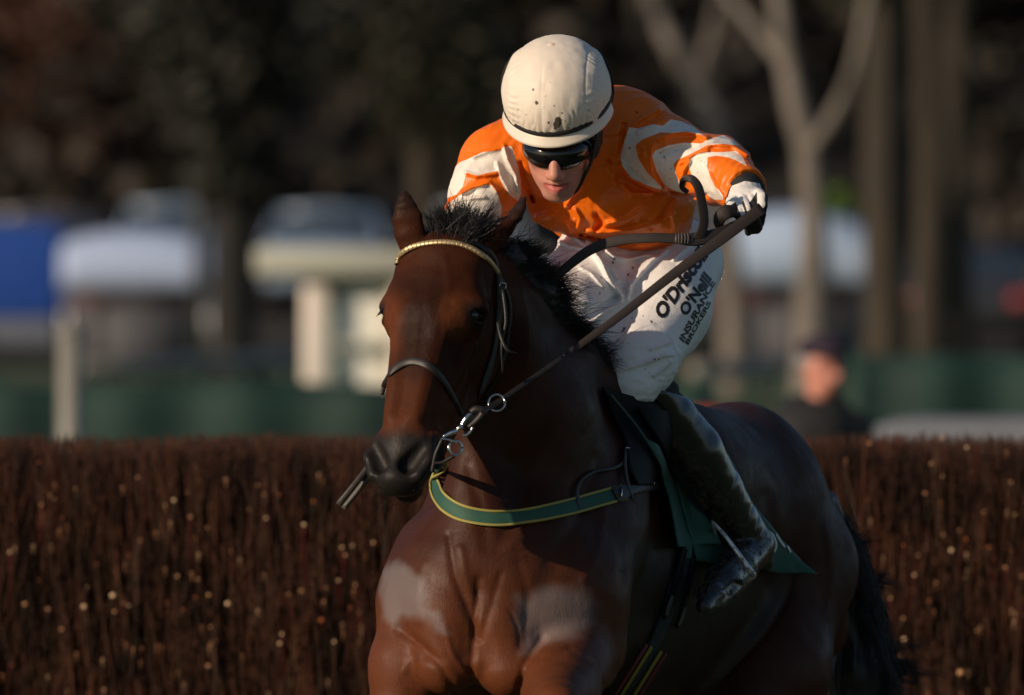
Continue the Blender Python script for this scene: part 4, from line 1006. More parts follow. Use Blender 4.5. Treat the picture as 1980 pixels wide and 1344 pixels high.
gpart('neck_strap', [(1168, 765), (1190, 805), (1207, 850), (1205, 880), (1204, 905), (1210, 940), (1219, 968)], [5, 5, 5, 9, 9, 9, 4], off=.014)
for x, y0, y1 in ((1197, 944, 964), (1256, 933, 951)): mb = MB(); mb.tube([snap([hB], x, y, .019, -.2)[0] for y in (y0, y1)], R(2.0), 6, 1); mb.build('buckle', M_STEEL, BRE_)
mb = MB(); mb.tube([snap([hB], x, 869, .018, -.2)[0] for x in (1205, 1214)], R(1.6), 6, 1); mb.build('rivet', M_STEEL, BRE_)

# ---- saddle, girth and stirrup
SAD = tag(empty('saddle', tuple(P(1230, 800, .2))), 'black leather racing saddle under the jockey with girth and steel stirrup', 'saddle')
s_ = Body(); s_.chain([(1195, 752, .08, 26), (1240, 778, .25, 34), (1290, 790, .42, 40)], k=.04); s_.chain([(1180, 748, .04, 16), (1210, 760, .06, 24)], k=.02)
v, q = s_.mesh(.007*FINE); mesh_np('seat', v, q, M_SAD, SAD)
def ruled(A, Bp, n, m, off, bv=None, fb=.2, bulge=None):
    A = catmull([np.array((x, y, 0.)) for x, y in A], 6); Bp = catmull([np.array((x, y, 0.)) for x, y in Bp], 6)
    G = []
    for i in np.linspace(0, 1, n):
        a = np.array([np.interp(i*(len(A)-1), range(len(A)), A[:, c]) for c in (0, 1)]); b = np.array([np.interp(i*(len(Bp)-1), range(len(Bp)), Bp[:, c]) for c in (0, 1)])
        row = []
        for j in np.linspace(0, 1, m):
            x, y = a*(1-j)+b*j; o = off if bulge is None else off+bulge(i, j)
            row.append(snap(bv or [hB], x, y, o, fb)[0])
        G.append(row)
    G = np.array(G)
    for _ in range(2): G[1:-1, 1:-1] = (G[:-2, 1:-1]+G[2:, 1:-1]+G[1:-1, :-2]+G[1:-1, 2:]+2*G[1:-1, 1:-1])/6
    return G
def cloth(name, A, Bp, mat, parent, off, th=.004, n=34, m=22, bulge=None, fb=.2):
    mb = MB(); mb.sheet(ruled(A, Bp, n, m, off, fb=fb, bulge=bulge), th); return mb.build(name, mat, parent)
cloth('flap', [(1158, 748), (1180, 800), (1203, 850), (1210, 900), (1228, 940)], [(1285, 790), (1310, 840), (1335, 885), (1320, 920), (1290, 934)], M_SAD, SAD, .016)
cloth('flap', [(1225, 790), (1262, 850), (1285, 900), (1300, 930)], [(1300, 800), (1350, 860), (1370, 920), (1350, 960)], M_SAD, SAD, .030, .008)
def sp_(name, pts, w, mat, off, th=.006, par=SAD): mb = MB(); strap(mb, pts, w, off, th, d=.1); return mb.build(name, mat, par)
sp_('saddle_pad_edge', [(1170, 762), (1215, 815), (1250, 870), (1275, 915)], 6, Mat('pad_edge', (.02, .045, .035), rough=.6).m, .030)
sp_('girth', [(1330, 1060), (1318, 1100), (1300, 1150), (1280, 1205), (1252, 1262), (1205, 1340), (1150, 1420)], [50, 50, 52, 50, 46, 46, 46], M_BLACKCLOTH, .010, .008)
sp_('girth_strap', [(1318, 1060), (1306, 1110), (1290, 1160), (1276, 1192)], 20, M_SAD, .018, .006); sp_('girth_strap', [(1336, 1060), (1328, 1120), (1314, 1175), (1302, 1212)], 18, M_SAD, .018, .006)
M_GTAB = Mat('grey_girth_tab', (.085, .088, .070), rough=.7).m
sp_('girth_tab', [(1292, 1152), (1286, 1168), (1279, 1188)], [10, 15, 13], M_GTAB, .027, .003); sp_('girth_tab', [(1316, 1172), (1311, 1190), (1303, 1208)], [9, 14, 5], M_GTAB, .027, .003)
M_RED = Mat('red_webbing', (.15, .008, .02), rough=.7).m; M_YW = Mat('yellow_webbing', (.24, .19, .012), rough=.7).m
for off_, mm, ww in ((-18, M_RED, 14), (-9, M_YW, 13), (10, M_YW, 13), (19, M_RED, 14)):
    sp_('elastic_stripe', [(1262+off_, 1252+off_*.45), (1238+off_, 1290+off_*.45), (1205+off_, 1342+off_*.45), (1172+off_, 1392+off_*.45)], ww, mm, .022, .003)
irn = [(1376, 1008, .10), (1386, 1018, .085), (1405, 1040, .07), (1430, 1074, .06), (1448, 1100, .06), (1456, 1112, .07)]
mb = MB(); mb.tube([P(*p) for p in irn], [R(3), R(3.4), R(4.2), R(5), R(6.5), R(7)], 10, 6, up=(0, -1, 0))
mb.tube([P(1456, 1112, .07), P(1440, 1126, .12), P(1415, 1136, .22), P(1400, 1130, .32), P(1392, 1080, .34), (P(1378, 1010, .16))], [R(7), R(6), R(6), R(6), R(4.5), R(3)], 10, 6)
mst = Mat('worn_steel', (.70, .68, .64), rough=.25, metal=.5); mst.mix(mst.rng(mst.noise(45, 3), .52, .62, 0, .8), (.10, .075, .045)); mst.L(mst.rng(mst.noise(45, 3), .52, .62, .5, .1), mst.b.inputs['Metallic']); mst.rough(mst.rng(mst.noise(45, 3), .5, .62, .18, .6))
mb.build('stirrup_iron', mst.m, SAD)
loose('stirrup_leather', [(1290, 800, .10), (1330, 880, .17), (1360, 960, .21), (1377, 1010, .12)], 6, M_SAD, SAD, flat=.3, up=(0, -1, .2))

# ---- saddlecloth
mgc = Mat('green_saddlecloth', (.014, .090, .062), rough=.65, sheen=.15); mgc.bump(mgc.noise(700, 2), .0006, .5).bump(mgc.noise(22, 3), .004, .4); mgc = mgc.m
SC = cloth('saddlecloth', [(1240, 850), (1264, 900), (1276, 955), (1286, 1010), (1295, 1060)], [(1300, 880), (1334, 930), (1354, 975), (1370, 1020), (1381, 1052)], mgc, None, .022, .004, bulge=lambda i, j: .030*i*(.5+.5*math.cos(j*5.2+.6))+.012*math.sin(j*7+i*3))
tag(SC, 'green saddlecloth hanging out from beneath the black racing saddle', 'saddlecloth')
def cloth2(name, *a, **k): o = cloth(name, *a, **k); return o
cloth('hem', [(1310, 1048), (1320, 1066), (1312, 1080)], [(1379, 1046), (1372, 1062), (1345, 1082)], mgc, SC, .018, .003, n=8, m=14)
def rb(i, j): return .012*i*j+.045*max(0, i-.8)*5*max(0, j-.5)*2*.5
cloth('rear_panel', [(1290, 850), (1300, 920), (1318, 1000), (1340, 1085)], [(1384, 852), (1412, 900), (1445, 968), (1496, 1032), (1569, 1111)], mgc, SC, .020, .004, n=46, m=30, bulge=rb, fb=.5)
pl = [(1340, 1085), (1400, 1097), (1460, 1108), (1510, 1100), (1569, 1111)]
M_WPR = Mat('white_print', (.75, .75, .76), rough=.5).m
mb = MB()
scB = bvh_of(*[np.array(x) for x in (lambda o: (np.array([o.matrix_world@v.co if False else v.co for v in o.data.vertices])+worldloc(o.parent), [p.vertices[:] for p in o.data.polygons]))(SC.children[-1])])
for pts, w_ in (([(1484, 1028), (1494, 1036), (1500, 1052), (1496, 1066), (1484, 1066), (1476, 1052), (1478, 1036), (1484, 1028)], 6), ([(1500, 1032), (1508, 1046), (1517, 1058)], 5), ([(1522, 1056), (1528, 1068)], 5)):
    A = [snap([scB], x, y, .003, .5) for x, y in pts]; mb.ribbon([a for a, b in A], [b for a, b in A], R(w_, .3), .002, sm=4)
mb.build('lettering', M_WPR, SC)

# ---- whip
WH = tag(empty('whip', tuple(P(800, 800, -.1))), 'black whip held low on the far side, its flat flap showing below the muzzle', 'whip')
mb = MB(); a0, a1 = P(957, 612, -.13), P(700, 930, -.10); mb.tube([a0, a0+(a1-a0)*.25, a0+(a1-a0)*.6, a1], [R(9), R(7), R(4), R(3.5)], 10, 3); mb.build('shaft', M_LEA, WH)
mf = Mat('whip_flap', (.055, .050, .045), rough=.5); mf.bump(mf.noise(90, 3, (1, 1, .3)), .002, .5)
fd = P(659, 979, -.10)-P(719, 904, -.10); fl_ = fd/np.linalg.norm(fd); sd = np.cross(fl_, (0, 1, 0))
for o_, nn_ in ((-.0072, -.12), (.0072, -.10)):
    mb = MB(); mb.ribbon([P(721, 901, -.10)+sd*o_, P(690, 941, nn_)+sd*o_, P(659, 980, nn_)+sd*o_*1.1], [np.array((sd[0]*-.4*np.sign(o_), -1, .1))]*3, .0130, .006, sm=4); mb.build('flap', mf.m, WH)

# ================================================================== the brush fence
def at(px, py, D): return P(px, py, D-D0)
HF = tag(empty('brush_fence', (0, 4.25, 0)), 'long dark steeplechase fence of packed birch twigs behind the racehorse', 'fence')
rh = random.Random(11)
def twigs(mb, n, seed, zlo, zhi):
    r = np.random.RandomState(seed)
    x = r.uniform(-4.2, 4.2, n); y = r.uniform(0, 1, n)**1.6*.45+4.0; top = 1.380+r.normal(0, .012, n)+.006*np.sin(x*7)
    L = r.uniform(.25, .75, n); z1 = np.where(r.rand(n) < .40, top, r.uniform(.15, 1.36, n)); z0 = np.maximum(z1-L, 0)
    y = y-.05*(r.rand(n) < .08)
    y = np.where(np.abs(z1-top) < 1e-6, 4.0+r.uniform(0, .6, n), y)
    rad = np.exp(r.normal(-6.58, .42, n)); tx = r.normal(0, .11, n)*np.where(r.rand(n) < .12, 2.5, 1); ty = r.normal(0, .03, n); bx = r.normal(0, .012, n)
    k = 4; th = np.arange(k)/k*2*np.pi+.3
    V = np.zeros((n, 3, k, 3), np.float32); zs = [z0, (z0+z1)/2, z1]
    for i in range(3):
        u = i/2; rr = rad*(1.0-.35*u)
        cx = x+tx*(zs[i]-z0)+bx*(1 if i == 1 else 0); cy = y+ty*(zs[i]-z0)
        V[:, i, :, 0] = cx[:, None]+rr[:, None]*np.cos(th); V[:, i, :, 1] = cy[:, None]+rr[:, None]*np.sin(th); V[:, i, :, 2] = zs[i][:, None]
    b = (np.arange(n)*3*k)[:, None]; Q = []
    for i in range(2):
        for j in range(k): Q.append(b+np.array([[i*k+j, i*k+(j+1) % k, (i+1)*k+(j+1) % k, (i+1)*k+j]]))
    Q.append(b+np.array([[2*k, 2*k+1, 2*k+2, 2*k+3]]))
    mb.add(V.reshape(-1, 3), np.vstack(Q), np.repeat(r.rand(n).astype(np.float32), 3*k))
mb = MB(); twigs(mb, 54000, 5, 0, 1.4)
mtw = Mat('birch_twigs', (.088, .035, .019), rough=.75, spec=.15)
mtw.mix(mtw.rng(mtw.attr('tone'), .86, 1.0, 0, .8), (.12, .022, .014)); 
mtw.mix(mtw.rng(mtw.attr('tone'), .30, .10, 0, .8), (.065, .045, .030)); mtw.mix(mtw.rng(mtw.attr('tone'), .42, .50, 0, 1), (.022, .014, .010)) if False else None
mtw.mix(mtw.rng(mtw.noise(9, 3, (1, 1, .4)), .45, .62, 0, .8), (.014, .008, .005)); mtw.mix(mtw.rng(mtw.noise(26, 3, (1, 1, .3)), .5, .62, 0, .55), (.011, .007, .005))
tag(mb.build('brush', mtw.m, HF, attr='tone'), None, kind='stuff')
mb = MB(); mb.box((-4.3, 4.30, 0), (4.3, 4.62, 1.345)); mb.build('light_block', Mat('light_block_dark', (.010, .007, .006), rough=.9).m, HF, False)  # added dark box behind the twigs, stops light coming through the brush
def z6(x, y): return x*740/1898, 820+y*524/1344
def z7(x, y): return 1400+x*580/1382, 780+y*564/1344
tips = [(*z6(x, y), r, t) for x, y, r, t in [(863, 378, 7, 2), (945, 460, 6, 1), (1027, 514, 4, 1), (683, 264, 5, 1), (270, 372, 4, 1), (205, 400, 5, 1), (210, 457, 4, 0), (308, 460, 4, 0), (195, 190, 4, 0), (1320, 466, 6, 2), (1508, 499, 8, 2),
  (1310, 350, 5, 1), (1385, 352, 5, 0), (1555, 385, 7, 0), (697, 578, 5, 1), (50, 635, 7, 2), (972, 567, 4, 0), (1697, 612, 6, 2), (1749, 603, 6, 2), (1712, 650, 5, 1), (1852, 588, 6, 1), (1680, 776, 6, 2), (1762, 797, 5, 1), (880, 755, 7, 1),
  (980, 770, 6, 1), (1035, 847, 7, 1), (1130, 890, 8, 2), (560, 850, 9, 2), (417, 905, 9, 2), (435, 808, 5, 1), (124, 892, 8, 1), (238, 918, 6, 1), (306, 1018, 6, 1), (640, 902, 7, 2), (612, 888, 5, 1), (568, 930, 6, 1), (970, 860, 5, 0),
  (912, 920, 5, 0), (1433, 845, 5, 1), (1496, 827, 7, 1), (1594, 972, 9, 0), (1738, 910, 5, 0), (1399, 1042, 7, 2), (1388, 1088, 7, 2), (1658, 1080, 7, 2), (1045, 1005, 5, 1), (1070, 1075, 5, 1), (1034, 1200, 7, 1), (1245, 815, 3, 0),
  (828, 885, 5, 0), (480, 695, 4, 0), (640, 650, 4, 0), (1145, 632, 3, 1), (1235, 425, 4, 1), (1280, 303, 4, 1), (505, 365, 4, 0), (375, 320, 4, 1), (1620, 812, 4, 1), (1785, 935, 4, 1), (195, 775, 4, 0), (630, 1095, 4, 0), (1545, 785, 4, 0), (60, 1195, 4, 0), (930, 340, 4, 1), (440, 1335, 5, 0)]]
tips += [(*z7(x, y), r, t) for x, y, r, t in [(1119, 203, 7, 2), (956, 277, 7, 1), (927, 414, 6, 1), (1006, 336, 5, 1), (1197, 499, 5, 1), (1048, 677, 9, 2), (828, 655, 6, 0), (893, 700, 6, 1), (877, 791, 7, 2), (1297, 757, 7, 1), (1220, 663, 5, 0), (1372, 796, 5, 1),
  (767, 898, 6, 1), (733, 938, 8, 1), (826, 991, 6, 1), (830, 1086, 7, 2), (1090, 1240, 12, 1), (1085, 583, 5, 1), (1010, 605, 5, 1), (1340, 512, 5, 1), (1322, 363, 5, 1), (1165, 1048, 5, 1), (755, 1285, 8, 0), (670, 183, 6, 1), (1005, 160, 6, 1), (660, 445, 5, 0), (1325, 680, 4, 0), (1378, 975, 5, 0), (945, 910, 5, 0), (1115, 625, 5, 0)]]
mc_ = [Mat('cut_end_orange', (.46, .12, .03), rough=.7).m, Mat('cut_end_tan', (.62, .31, .14), rough=.7).m, Mat('cut_end_cream', (.84, .56, .32), rough=.7).m]
mstk = [Mat('stick_bark', (.034, .020, .013), rough=.8, spec=.2).m, Mat('red_stick_bark', (.085, .014, .012), rough=.8, spec=.2).m]
for i, (x, y, r, t) in enumerate(tips[:98]):
    dd = 3.93+rh.uniform(-.02, .05); c = P(x, y, dd); rr = R(r*.50*rh.uniform(.8, 1.15), 4); L = rh.uniform(.05, .22)
    dn = np.array((rh.gauss(0, .10), .10, -1.0)); dn /= np.linalg.norm(dn); e = c+dn*L; e[1] = c[1]+.05+L*.25
    mb = MB(); mb.tube([c, c+(e-c)*.5+np.array((rh.gauss(0, .006), 0, 0)), e], [rr*.6, rr*.5, rr*.35], 7, 3)
    st = mb.build('cut_stick', mstk[1 if (rh.random() < .33) else 0], HF)
    bm = bmesh.new(); bmesh.ops.create_icosphere(bm, subdivisions=2, radius=rr)
    for vv in bm.verts: vv.co.y *= .6; vv.co.z *= .85
    me = bpy.data.meshes.new('cut_end'); bm.to_mesh(me); bm.free()
    o = link('cut_end', me, mc_[t], st); o.location = Vector(c-np.array((0, rr*.35, 0)))-HF.location

mb = MB()
for k in range(170):
    x, y = rh.uniform(-60, 2050), 872+472*rh.random()**.8; c = P(x, y, rh.uniform(3.92, 4.0)); rr = R(rh.uniform(1.3, 2.9), 4); mb.tube([c+(0, .002, -.02), c, c+(0, -rr*.8, .001), c+(0, -rr*1.1, .001)], [rr*.5, rr*.9, rr, rr*.6], 8, 1)
mss = Mat('small_cut_wood', (.42, .17, .07), rough=.7); mss.mix(mss.rng(mss.noise(6, 2), .45, .6), (.55, .34, .19))
tag(mb.build('small_cut_ends', mss.m, HF), None, kind='stuff')

# ================================================================== ground
def gz(y):
    D = y+D0
    return float(np.interp(D, [-60, 45, 60, 70, 100, 112, 125, 150, 190, 400, 1500], [0, 0, .62, 1.10, 1.32, 1.6, 2.25, 3.6, 9, 16, 16]))
ys = np.concatenate([np.arange(-60, 180, 4), [200, 260, 400, 800, 1500]]); xs = np.concatenate([[-900, -300, -120], np.arange(-60, 61, 6), [120, 300, 900]])
V = [(x, y, gz(y)+(.03*math.sin(x*.7+y*.3) if 30 < y < 200 else 0)) for y in ys for x in xs]; nx = len(xs)
Q = [(i*nx+j, i*nx+j+1, (i+1)*nx+j+1, (i+1)*nx+j) for i in range(len(ys)-1) for j in range(nx-1)]
mgd = Mat('turf', (.040, .070, .018), rough=.9); mgd.mix(mgd.rng(mgd.noise(.9, 5), .45, .65, 0, .7), (.055, .060, .028)).mix(mgd.rng(mgd.noise(6, 4), .5, .7, 0, .5), (.025, .050, .012)); mgd.mix(mgd.attr('litter'), (.018, .014, .010)); mgd.bump(mgd.noise(14, 4), .05, .5)
V = np.array(V); tag(mesh_np('ground', V, Q, mgd.m, attrs=dict(litter=sstep(78, 92, V[:, 1]))), kind='structure')

# ================================================================== background
# green windbreak fence in two lengths
mgf = Mat('green_screen', (.006, .034, .026), rough=.75); mgf.mix(mgf.rng(mgf.noise(1.6, 3, (1, 1, .15)), .45, .6, 0, .8), (.004, .022, .018)).mix(mgf.rng(mgf.noise(.5, 2), .55, .65, 0, .6), (.014, .07, .045))
mpost = Mat('green_post', (.012, .05, .036), rough=.5).m
def screen(x0, x1, ytop, D, label):
    c = at((x0+x1)/2, ytop, D); f = tag(empty('windbreak_fence', (c[0], c[1], 0)), label, 'fence')
    G = []; a, b = at(x0, ytop, D), at(x1, ytop, D); n = 60
    for i in range(n+1):
        u = i/n; x = a[0]+(b[0]-a[0])*u; row = []
        for k in range(8):
            z = c[2]*(k/7); row.append((x, c[1]+.05*math.sin(x*9)*(.3+k/7*.5), z+(.02*math.sin(x*3) if k == 7 else 0)))
        G.append(row)
    mb = MB(); mb.sheet(G, .01); mb.build('mesh_screen', mgf.m, f)
    m = max(2, int((b[0]-a[0])/1.6))
    for i in range(m+1):
        x = a[0]+(b[0]-a[0])*i/m; mb = MB(); mb.tube([(x, c[1]+.09, 0), (x, c[1]+.09, c[2]*.5), (x, c[1]+.09, c[2]+.04)], .035, 10, 1); mb.build('post', mpost, f)
    return f
screen(-700, 1365, 742, 50, 'low dark green windbreak fence running across the left behind the brush fence')
screen(1655, 2600, 690, 52, 'taller dark green windbreak fence at the right beyond the man in the cap')
# rails and the white post
mwh = Mat('cream_plastic', (.24, .23, .20), rough=.5); mwh.mix(mwh.rng(mwh.noise(6, 3), .5, .7, 0, .4), (.17, .16, .14)); mwh = mwh.m
def rail(x0, y0, x1, y1, D, label, n=5):
    a, b = at(x0, y0, D), at(x1, y1, D+3); r = tag(empty('running_rail', ((a[0]+b[0])/2, a[1], 0)), label, 'rail')
    mb = MB(); mb.tube([a, (a+b)/2, b], .075, 12, 2); mb.build('top_rail', mwh, r)
    for i in range(n):
        p = a+(b-a)*(i+.5)/n; mb = MB(); mb.tube([(p[0], p[1]+.02, gz(p[1])-.05), (p[0], p[1]+.02, (gz(p[1])+p[2])/2), (p[0], p[1]+.02, p[2])], .04, 8, 1); mb.build('rail_post', mpost, r)
rail(150, 716, 600, 694, 72, 'cream running rail on posts in front of the kiosk at the left')
rail(1345, 718, 1560, 706, 70, 'short cream running rail behind the man in the cap', 3)
p = at(136, 636, 44); wp = tag(empty('marker_post', (p[0], p[1], 0)), 'thick pale post standing before the blue van', 'post')
mb = MB(); mb.tube([(p[0], p[1], 0), (p[0], p[1], .9), (p[0], p[1], p[2]-.03)], .062, 16, 1); mb.build('shaft', mwh, wp)
mb = MB(); mb.tube([(p[0], p[1], p[2]-.03), (p[0], p[1], p[2]), (p[0], p[1], p[2]+.03)], [.07, .07, .03], 16, 1); mb.build('cap', mwh, wp)

# cars
M_GLASS = Mat('car_glass', (.03, .04, .05), rough=.05, spec=1.0, coat=1.0).m
M_TYRE = Mat('tyre', (.012, .012, .012), rough=.8).m; M_RIM = Mat('rim', (.4, .4, .42), rough=.35, metal=.8).m
M_TAIL = Mat('tail_lamp', (.25, .010, .008), rough=.2, coat=.6).m; M_HEADL = Mat('head_lamp', (.7, .72, .75), rough=.1, coat=1).m; M_TRIM = Mat('car_trim', (.02, .02, .02), rough=.6).m
CARS = {}
def car(loc, rot, colr, label, group, van=False):
    """nose along -y before turning; 1.78 wide"""
    root = tag(empty('parked_car' if not van else 'parked_van', loc), label, 'van' if van else 'car', group); root.rotation_euler = (0, 0, math.radians(rot))
    mp_ = Mat('car_paint', colr, rough=.3, spec=.5, coat=.6).m; L, Wd = (4.3, .89) if not van else (5.0, .98)
    prof = [(-L/2, .35, .72, .80), (-L/2+.10, .30, .82, .92), (-L/2+.9, .28, .96, 1), (-L/2+1.3, .28, 1.0, 1), (0, .28, 1.0, 1), (L/2-.6, .28, 1.02, 1), (L/2-.08, .32, .98, .95), (L/2, .40, .88, .86)]
    if van: prof = [(-L/2, .35, .95, .85), (-L/2+.15, .30, 1.1, .96), (-L/2+.7, .28, 1.25, 1), (L/2-.3, .28, 1.3, 1), (L/2, .35, 1.3, .97)]
    def loft(rows):
        Rg = []
        for y, z0, z1, ws_ in rows:
            w_ = Wd*ws_; r = min(.10, (z1-z0)*.3)
            Rg.append([(-w_+.05, y, z0), (-w_, y, z0+r), (-w_-.01, y, (z0+z1)/2), (-w_+.02, y, z1-r), (-w_+r, y, z1), (0, y, z1+.03), (w_-r, y, z1), (w_-.02, y, z1-r), (w_+.01, y, (z0+z1)/2), (w_, y, z0+r), (w_-.05, y, z0), (0, y, z0)])
        return Rg
    def pt(name, mb, mat, sm=True, parent=root):
        o = mesh_np(name, np.vstack(mb.V), np.vstack(mb.Q), mat, None, sm); o.parent = parent; return o
    mb = MB(); mb.rings(loft(prof)); pt('body', mb, mp_)
    ht = 1.46 if not van else 1.95
    cab = [(-L/2+.85, 1.0, .99, .80), (-L/2+1.55, ht-.06, ht-.02, .70)]
    y0, y1, y2, y3 = (-L/2+.95, -L/2+1.75, L/2-.85, L/2-.15) if not van else (-L/2+.55, -L/2+1.15, L/2-.15, L/2-.03)
    zb = .97 if not van else 1.22
    def frame(y, z, w_, zz): return [(-w_, y, z), (-w_+.12, y+0, zz), (w_-.12, y, zz), (w_, y, z)]
    mb = MB(); Wr = Wd-.20
    Rg = []
    for y, z in ((y0, zb), ((y0+y1)/2, (zb+ht)/2), (y1, ht-.03), ((y1+y2)/2, ht+.02), (y2, ht-.03), ((y2+y3)/2, (zb+ht)/2), (y3, zb)):
        wl = Wd-.04; f = (z-zb)/(ht-zb); wt = wl-.17*f
        Rg.append([(-wl, y, zb-.03), (-wt, y, max(zb-.02, z-.04)), (-wt+.08, y, z), (0, y, z+.02), (wt-.08, y, z), (wt, y, max(zb-.02, z-.04)), (wl, y, zb-.03)])
    mb.rings(Rg); gh = pt('cabin', mb, mp_ if van else M_GLASS)
    mb = MB(); Rg = []
    for y in np.linspace(y1-.05, y2+.05, 6):
        wt = Wd-.21; Rg.append([(-wt-.03, y, ht-.10), (-wt+.03, y, ht-.005), (0, y, ht+.035), (wt-.03, y, ht-.005), (wt+.03, y, ht-.10), (0, y, ht-.02)])
    mb.rings(Rg); pt('roof', mb, mp_)
    for sx in (-1, 1):
        for a, b in (((y0, zb), (y1, ht-.03)), ((y2, ht-.03), (y3, zb)), (((y1+y2)/2, ht-.03), ((y1+y2)/2+.02, zb))):
            mb = MB(); mb.tube([(sx*(Wd-.05-.17*(a[1]-zb)/(ht-zb)), a[0], a[1]), (sx*(Wd-.12), (a[0]+b[0])/2, (a[1]+b[1])/2), (sx*(Wd-.05-.17*(b[1]-zb)/(ht-zb)), b[0], b[1])], .035, 6, 1); pt('pillar', mb, mp_)
        for yy, mt_, nm in ((-L/2-.004, M_HEADL, 'headlight'), (L/2-.03, M_TAIL, 'tail_light')):
            mb = MB(); mb.box((sx*(Wd-.22)-.17, yy, .66), (sx*(Wd-.22)+.17, yy+.05, .82)); pt(nm, mb, mt_, False)
        for yy in (-L/2+.85, L/2-.8):
            mb = MB(); mb.tube([(sx*(Wd-.20), yy, .31), (sx*(Wd-.10), yy, .31), (sx*(Wd+.015), yy, .31)], [.31, .31, .295], 24, 1); wv_ = pt('wheel', mb, M_TYRE)
            mb = MB(); mb.tube([(sx*(Wd+.0), yy, .31), (sx*(Wd+.01), yy, .31), (sx*(Wd+.022), yy, .31)], [.2, .2, .18], 16, 1); pt('rim', mb, M_RIM, parent=wv_)
        mb = MB(); mb.tube([(sx*(Wd+.0), y0+.25, zb+.02), (sx*(Wd+.08), y0+.24, zb+.05), (sx*(Wd+.17), y0+.24, zb+.07)], [.04, .08, .06], 8, 1); pt('wing_mirror', mb, mp_)
    mb = MB(); mb.box((-Wd*.8, -L/2-.03, .38), (Wd*.8, -L/2+.05, .52)); pt('bumper', mb, M_TRIM, False)
    mb = MB(); mb.box((-.26, -L/2-.045, .50), (.26, -L/2-.03, .61)); pt('number_plate', mb, Mat('plate_white', (.6, .6, .55), rough=.5).m, False)
    return root
def carat(px, D, rot, colr, label, group='cars parked on the bank', van=False):
    x = at(px, 0, D)[0]; return car((x, D-D0, gz(D-D0)), rot, colr, label, group, van)
def trailer(x1, D, L, zt):
    xr = at(x1, 0, D)[0]; y = D-D0; z = gz(y); r = tag(empty('box_trailer', (xr-L/2, y+1.1, z)), 'tall plain blue box trailer at the left edge behind the pale post', 'trailer')
    mt_ = Mat('blue_paint', (.018, .075, .36), rough=.45, coat=.2); mt_.mix(mt_.rng(mt_.noise(3, 3), .5, .7, 0, .3), (.012, .05, .25)); mt_ = mt_.m
    def b_(name, lo, hi, m, bev=.06): mb = MB(); mb.box(lo, hi); o = mb.build(name, m, r, False); v_ = o.modifiers.new('bevel', 'BEVEL'); v_.width = bev; v_.segments = 3; return o
    b_('body', (xr-L, y, z+.60), (xr, y+2.2, zt), mt_); b_('skirt', (xr-L+.04, y+.05, z+.28), (xr-.05, y+2.15, z+.597), Mat('grey_skirt', (.16, .18, .22), rough=.6).m, .02)
    b_('door', (xr-L+.5, y-.03, z+.75), (xr-L+1.4, y-.003, zt-.25), mt_, .01); b_('roof_rail', (xr-L+.02, y+.02, zt+.001), (xr-.02, y+2.18, zt+.05), M_RIM, .02)
    for x in (xr-L*.55, xr-L*.33):
        for yy in (y-.01, y+2.21):
            mb = MB(); mb.tube([(x, yy-.1, z+.33), (x, yy, z+.33), (x, yy+.1, z+.33)], [.32, .33, .32], 24, 1); mb.build('wheel', M_TYRE, r)
    mb = MB(); mb.tube([(xr-L, y+1.1, z+.45), (xr-L-.6, y+1.1, z+.42), (xr-L-1.1, y+1.1, z+.45)], .05, 8, 2); mb.build('drawbar', M_TRIM, r)
trailer(117, 104, 4.2, float(at(0, 432, 104)[2]))
carat(1255, 103, 178, (.10, .11, .13), 'dark grey car on the bank directly behind the jockey')
carat(1880, 108, 176, (.03, .03, .035), 'black car behind the stout brown trunks at the right')
carat(640, 124, 178, (.24, .33, .46), 'pale blue car on the upper row above the kiosk roof')
carat(340, 126, 183, (.28, .38, .50), 'white car on the upper row above the silver one')
carat(95, 123, 176, (.12, .11, .13), 'grey car on the upper row above the blue van')
carat(1420, 127, 181, (.06, .07, .09), 'navy car on the upper row left of the forked tree')
carat(905, 125, 180, (.30, .34, .40), 'light grey car on the upper row above the horse ears')
def barrier(x0, x1, ytop, D, colr, label, name):
    a, b = at(x0, ytop, D), at(x1, ytop, D); r = tag(empty(name, ((a[0]+b[0])/2, a[1], 0)), label, 'barrier'); m_ = Mat(name+'_paint', colr, rough=.45); m_.mix(m_.rng(m_.noise(5, 3), .5, .7, 0, .25), tuple(c*.6 for c in colr)); Rg = []
    for x in np.linspace(a[0], b[0], 24):
        e = min(1, (x-a[0])/.35, (b[0]-x)/.35); h = a[2]-.10*(1-max(0, e))**2
        Rg.append([(x, a[1]-.12, h-.30), (x, a[1]-.13, h-.12), (x, a[1]-.09, h-.02), (x, a[1], h), (x, a[1]+.09, h-.02), (x, a[1]+.13, h-.12), (x, a[1]+.12, h-.30), (x, a[1], h-.32)])
    mb = MB(); mb.rings(Rg); mb.build('pad', m_.m, r)
    for k in range(3):
        x = a[0]+(b[0]-a[0])*(.12+.38*k); mb = MB(); mb.tube([(x, a[1], 0), (x, a[1], .5), (x, a[1], a[2]-.28)], .045, 10, 1); mb.build('leg', M_TRIM, r)
barrier(1645, 2400, 806, 40, (.19, .20, .215), 'long pale grey padded barrier just behind the brush fence at the right', 'grey_barrier')
barrier(1240, 1500, 787, 41, (.40, .035, .025), 'bright red padded barrier just behind the racehorse quarters', 'red_barrier')
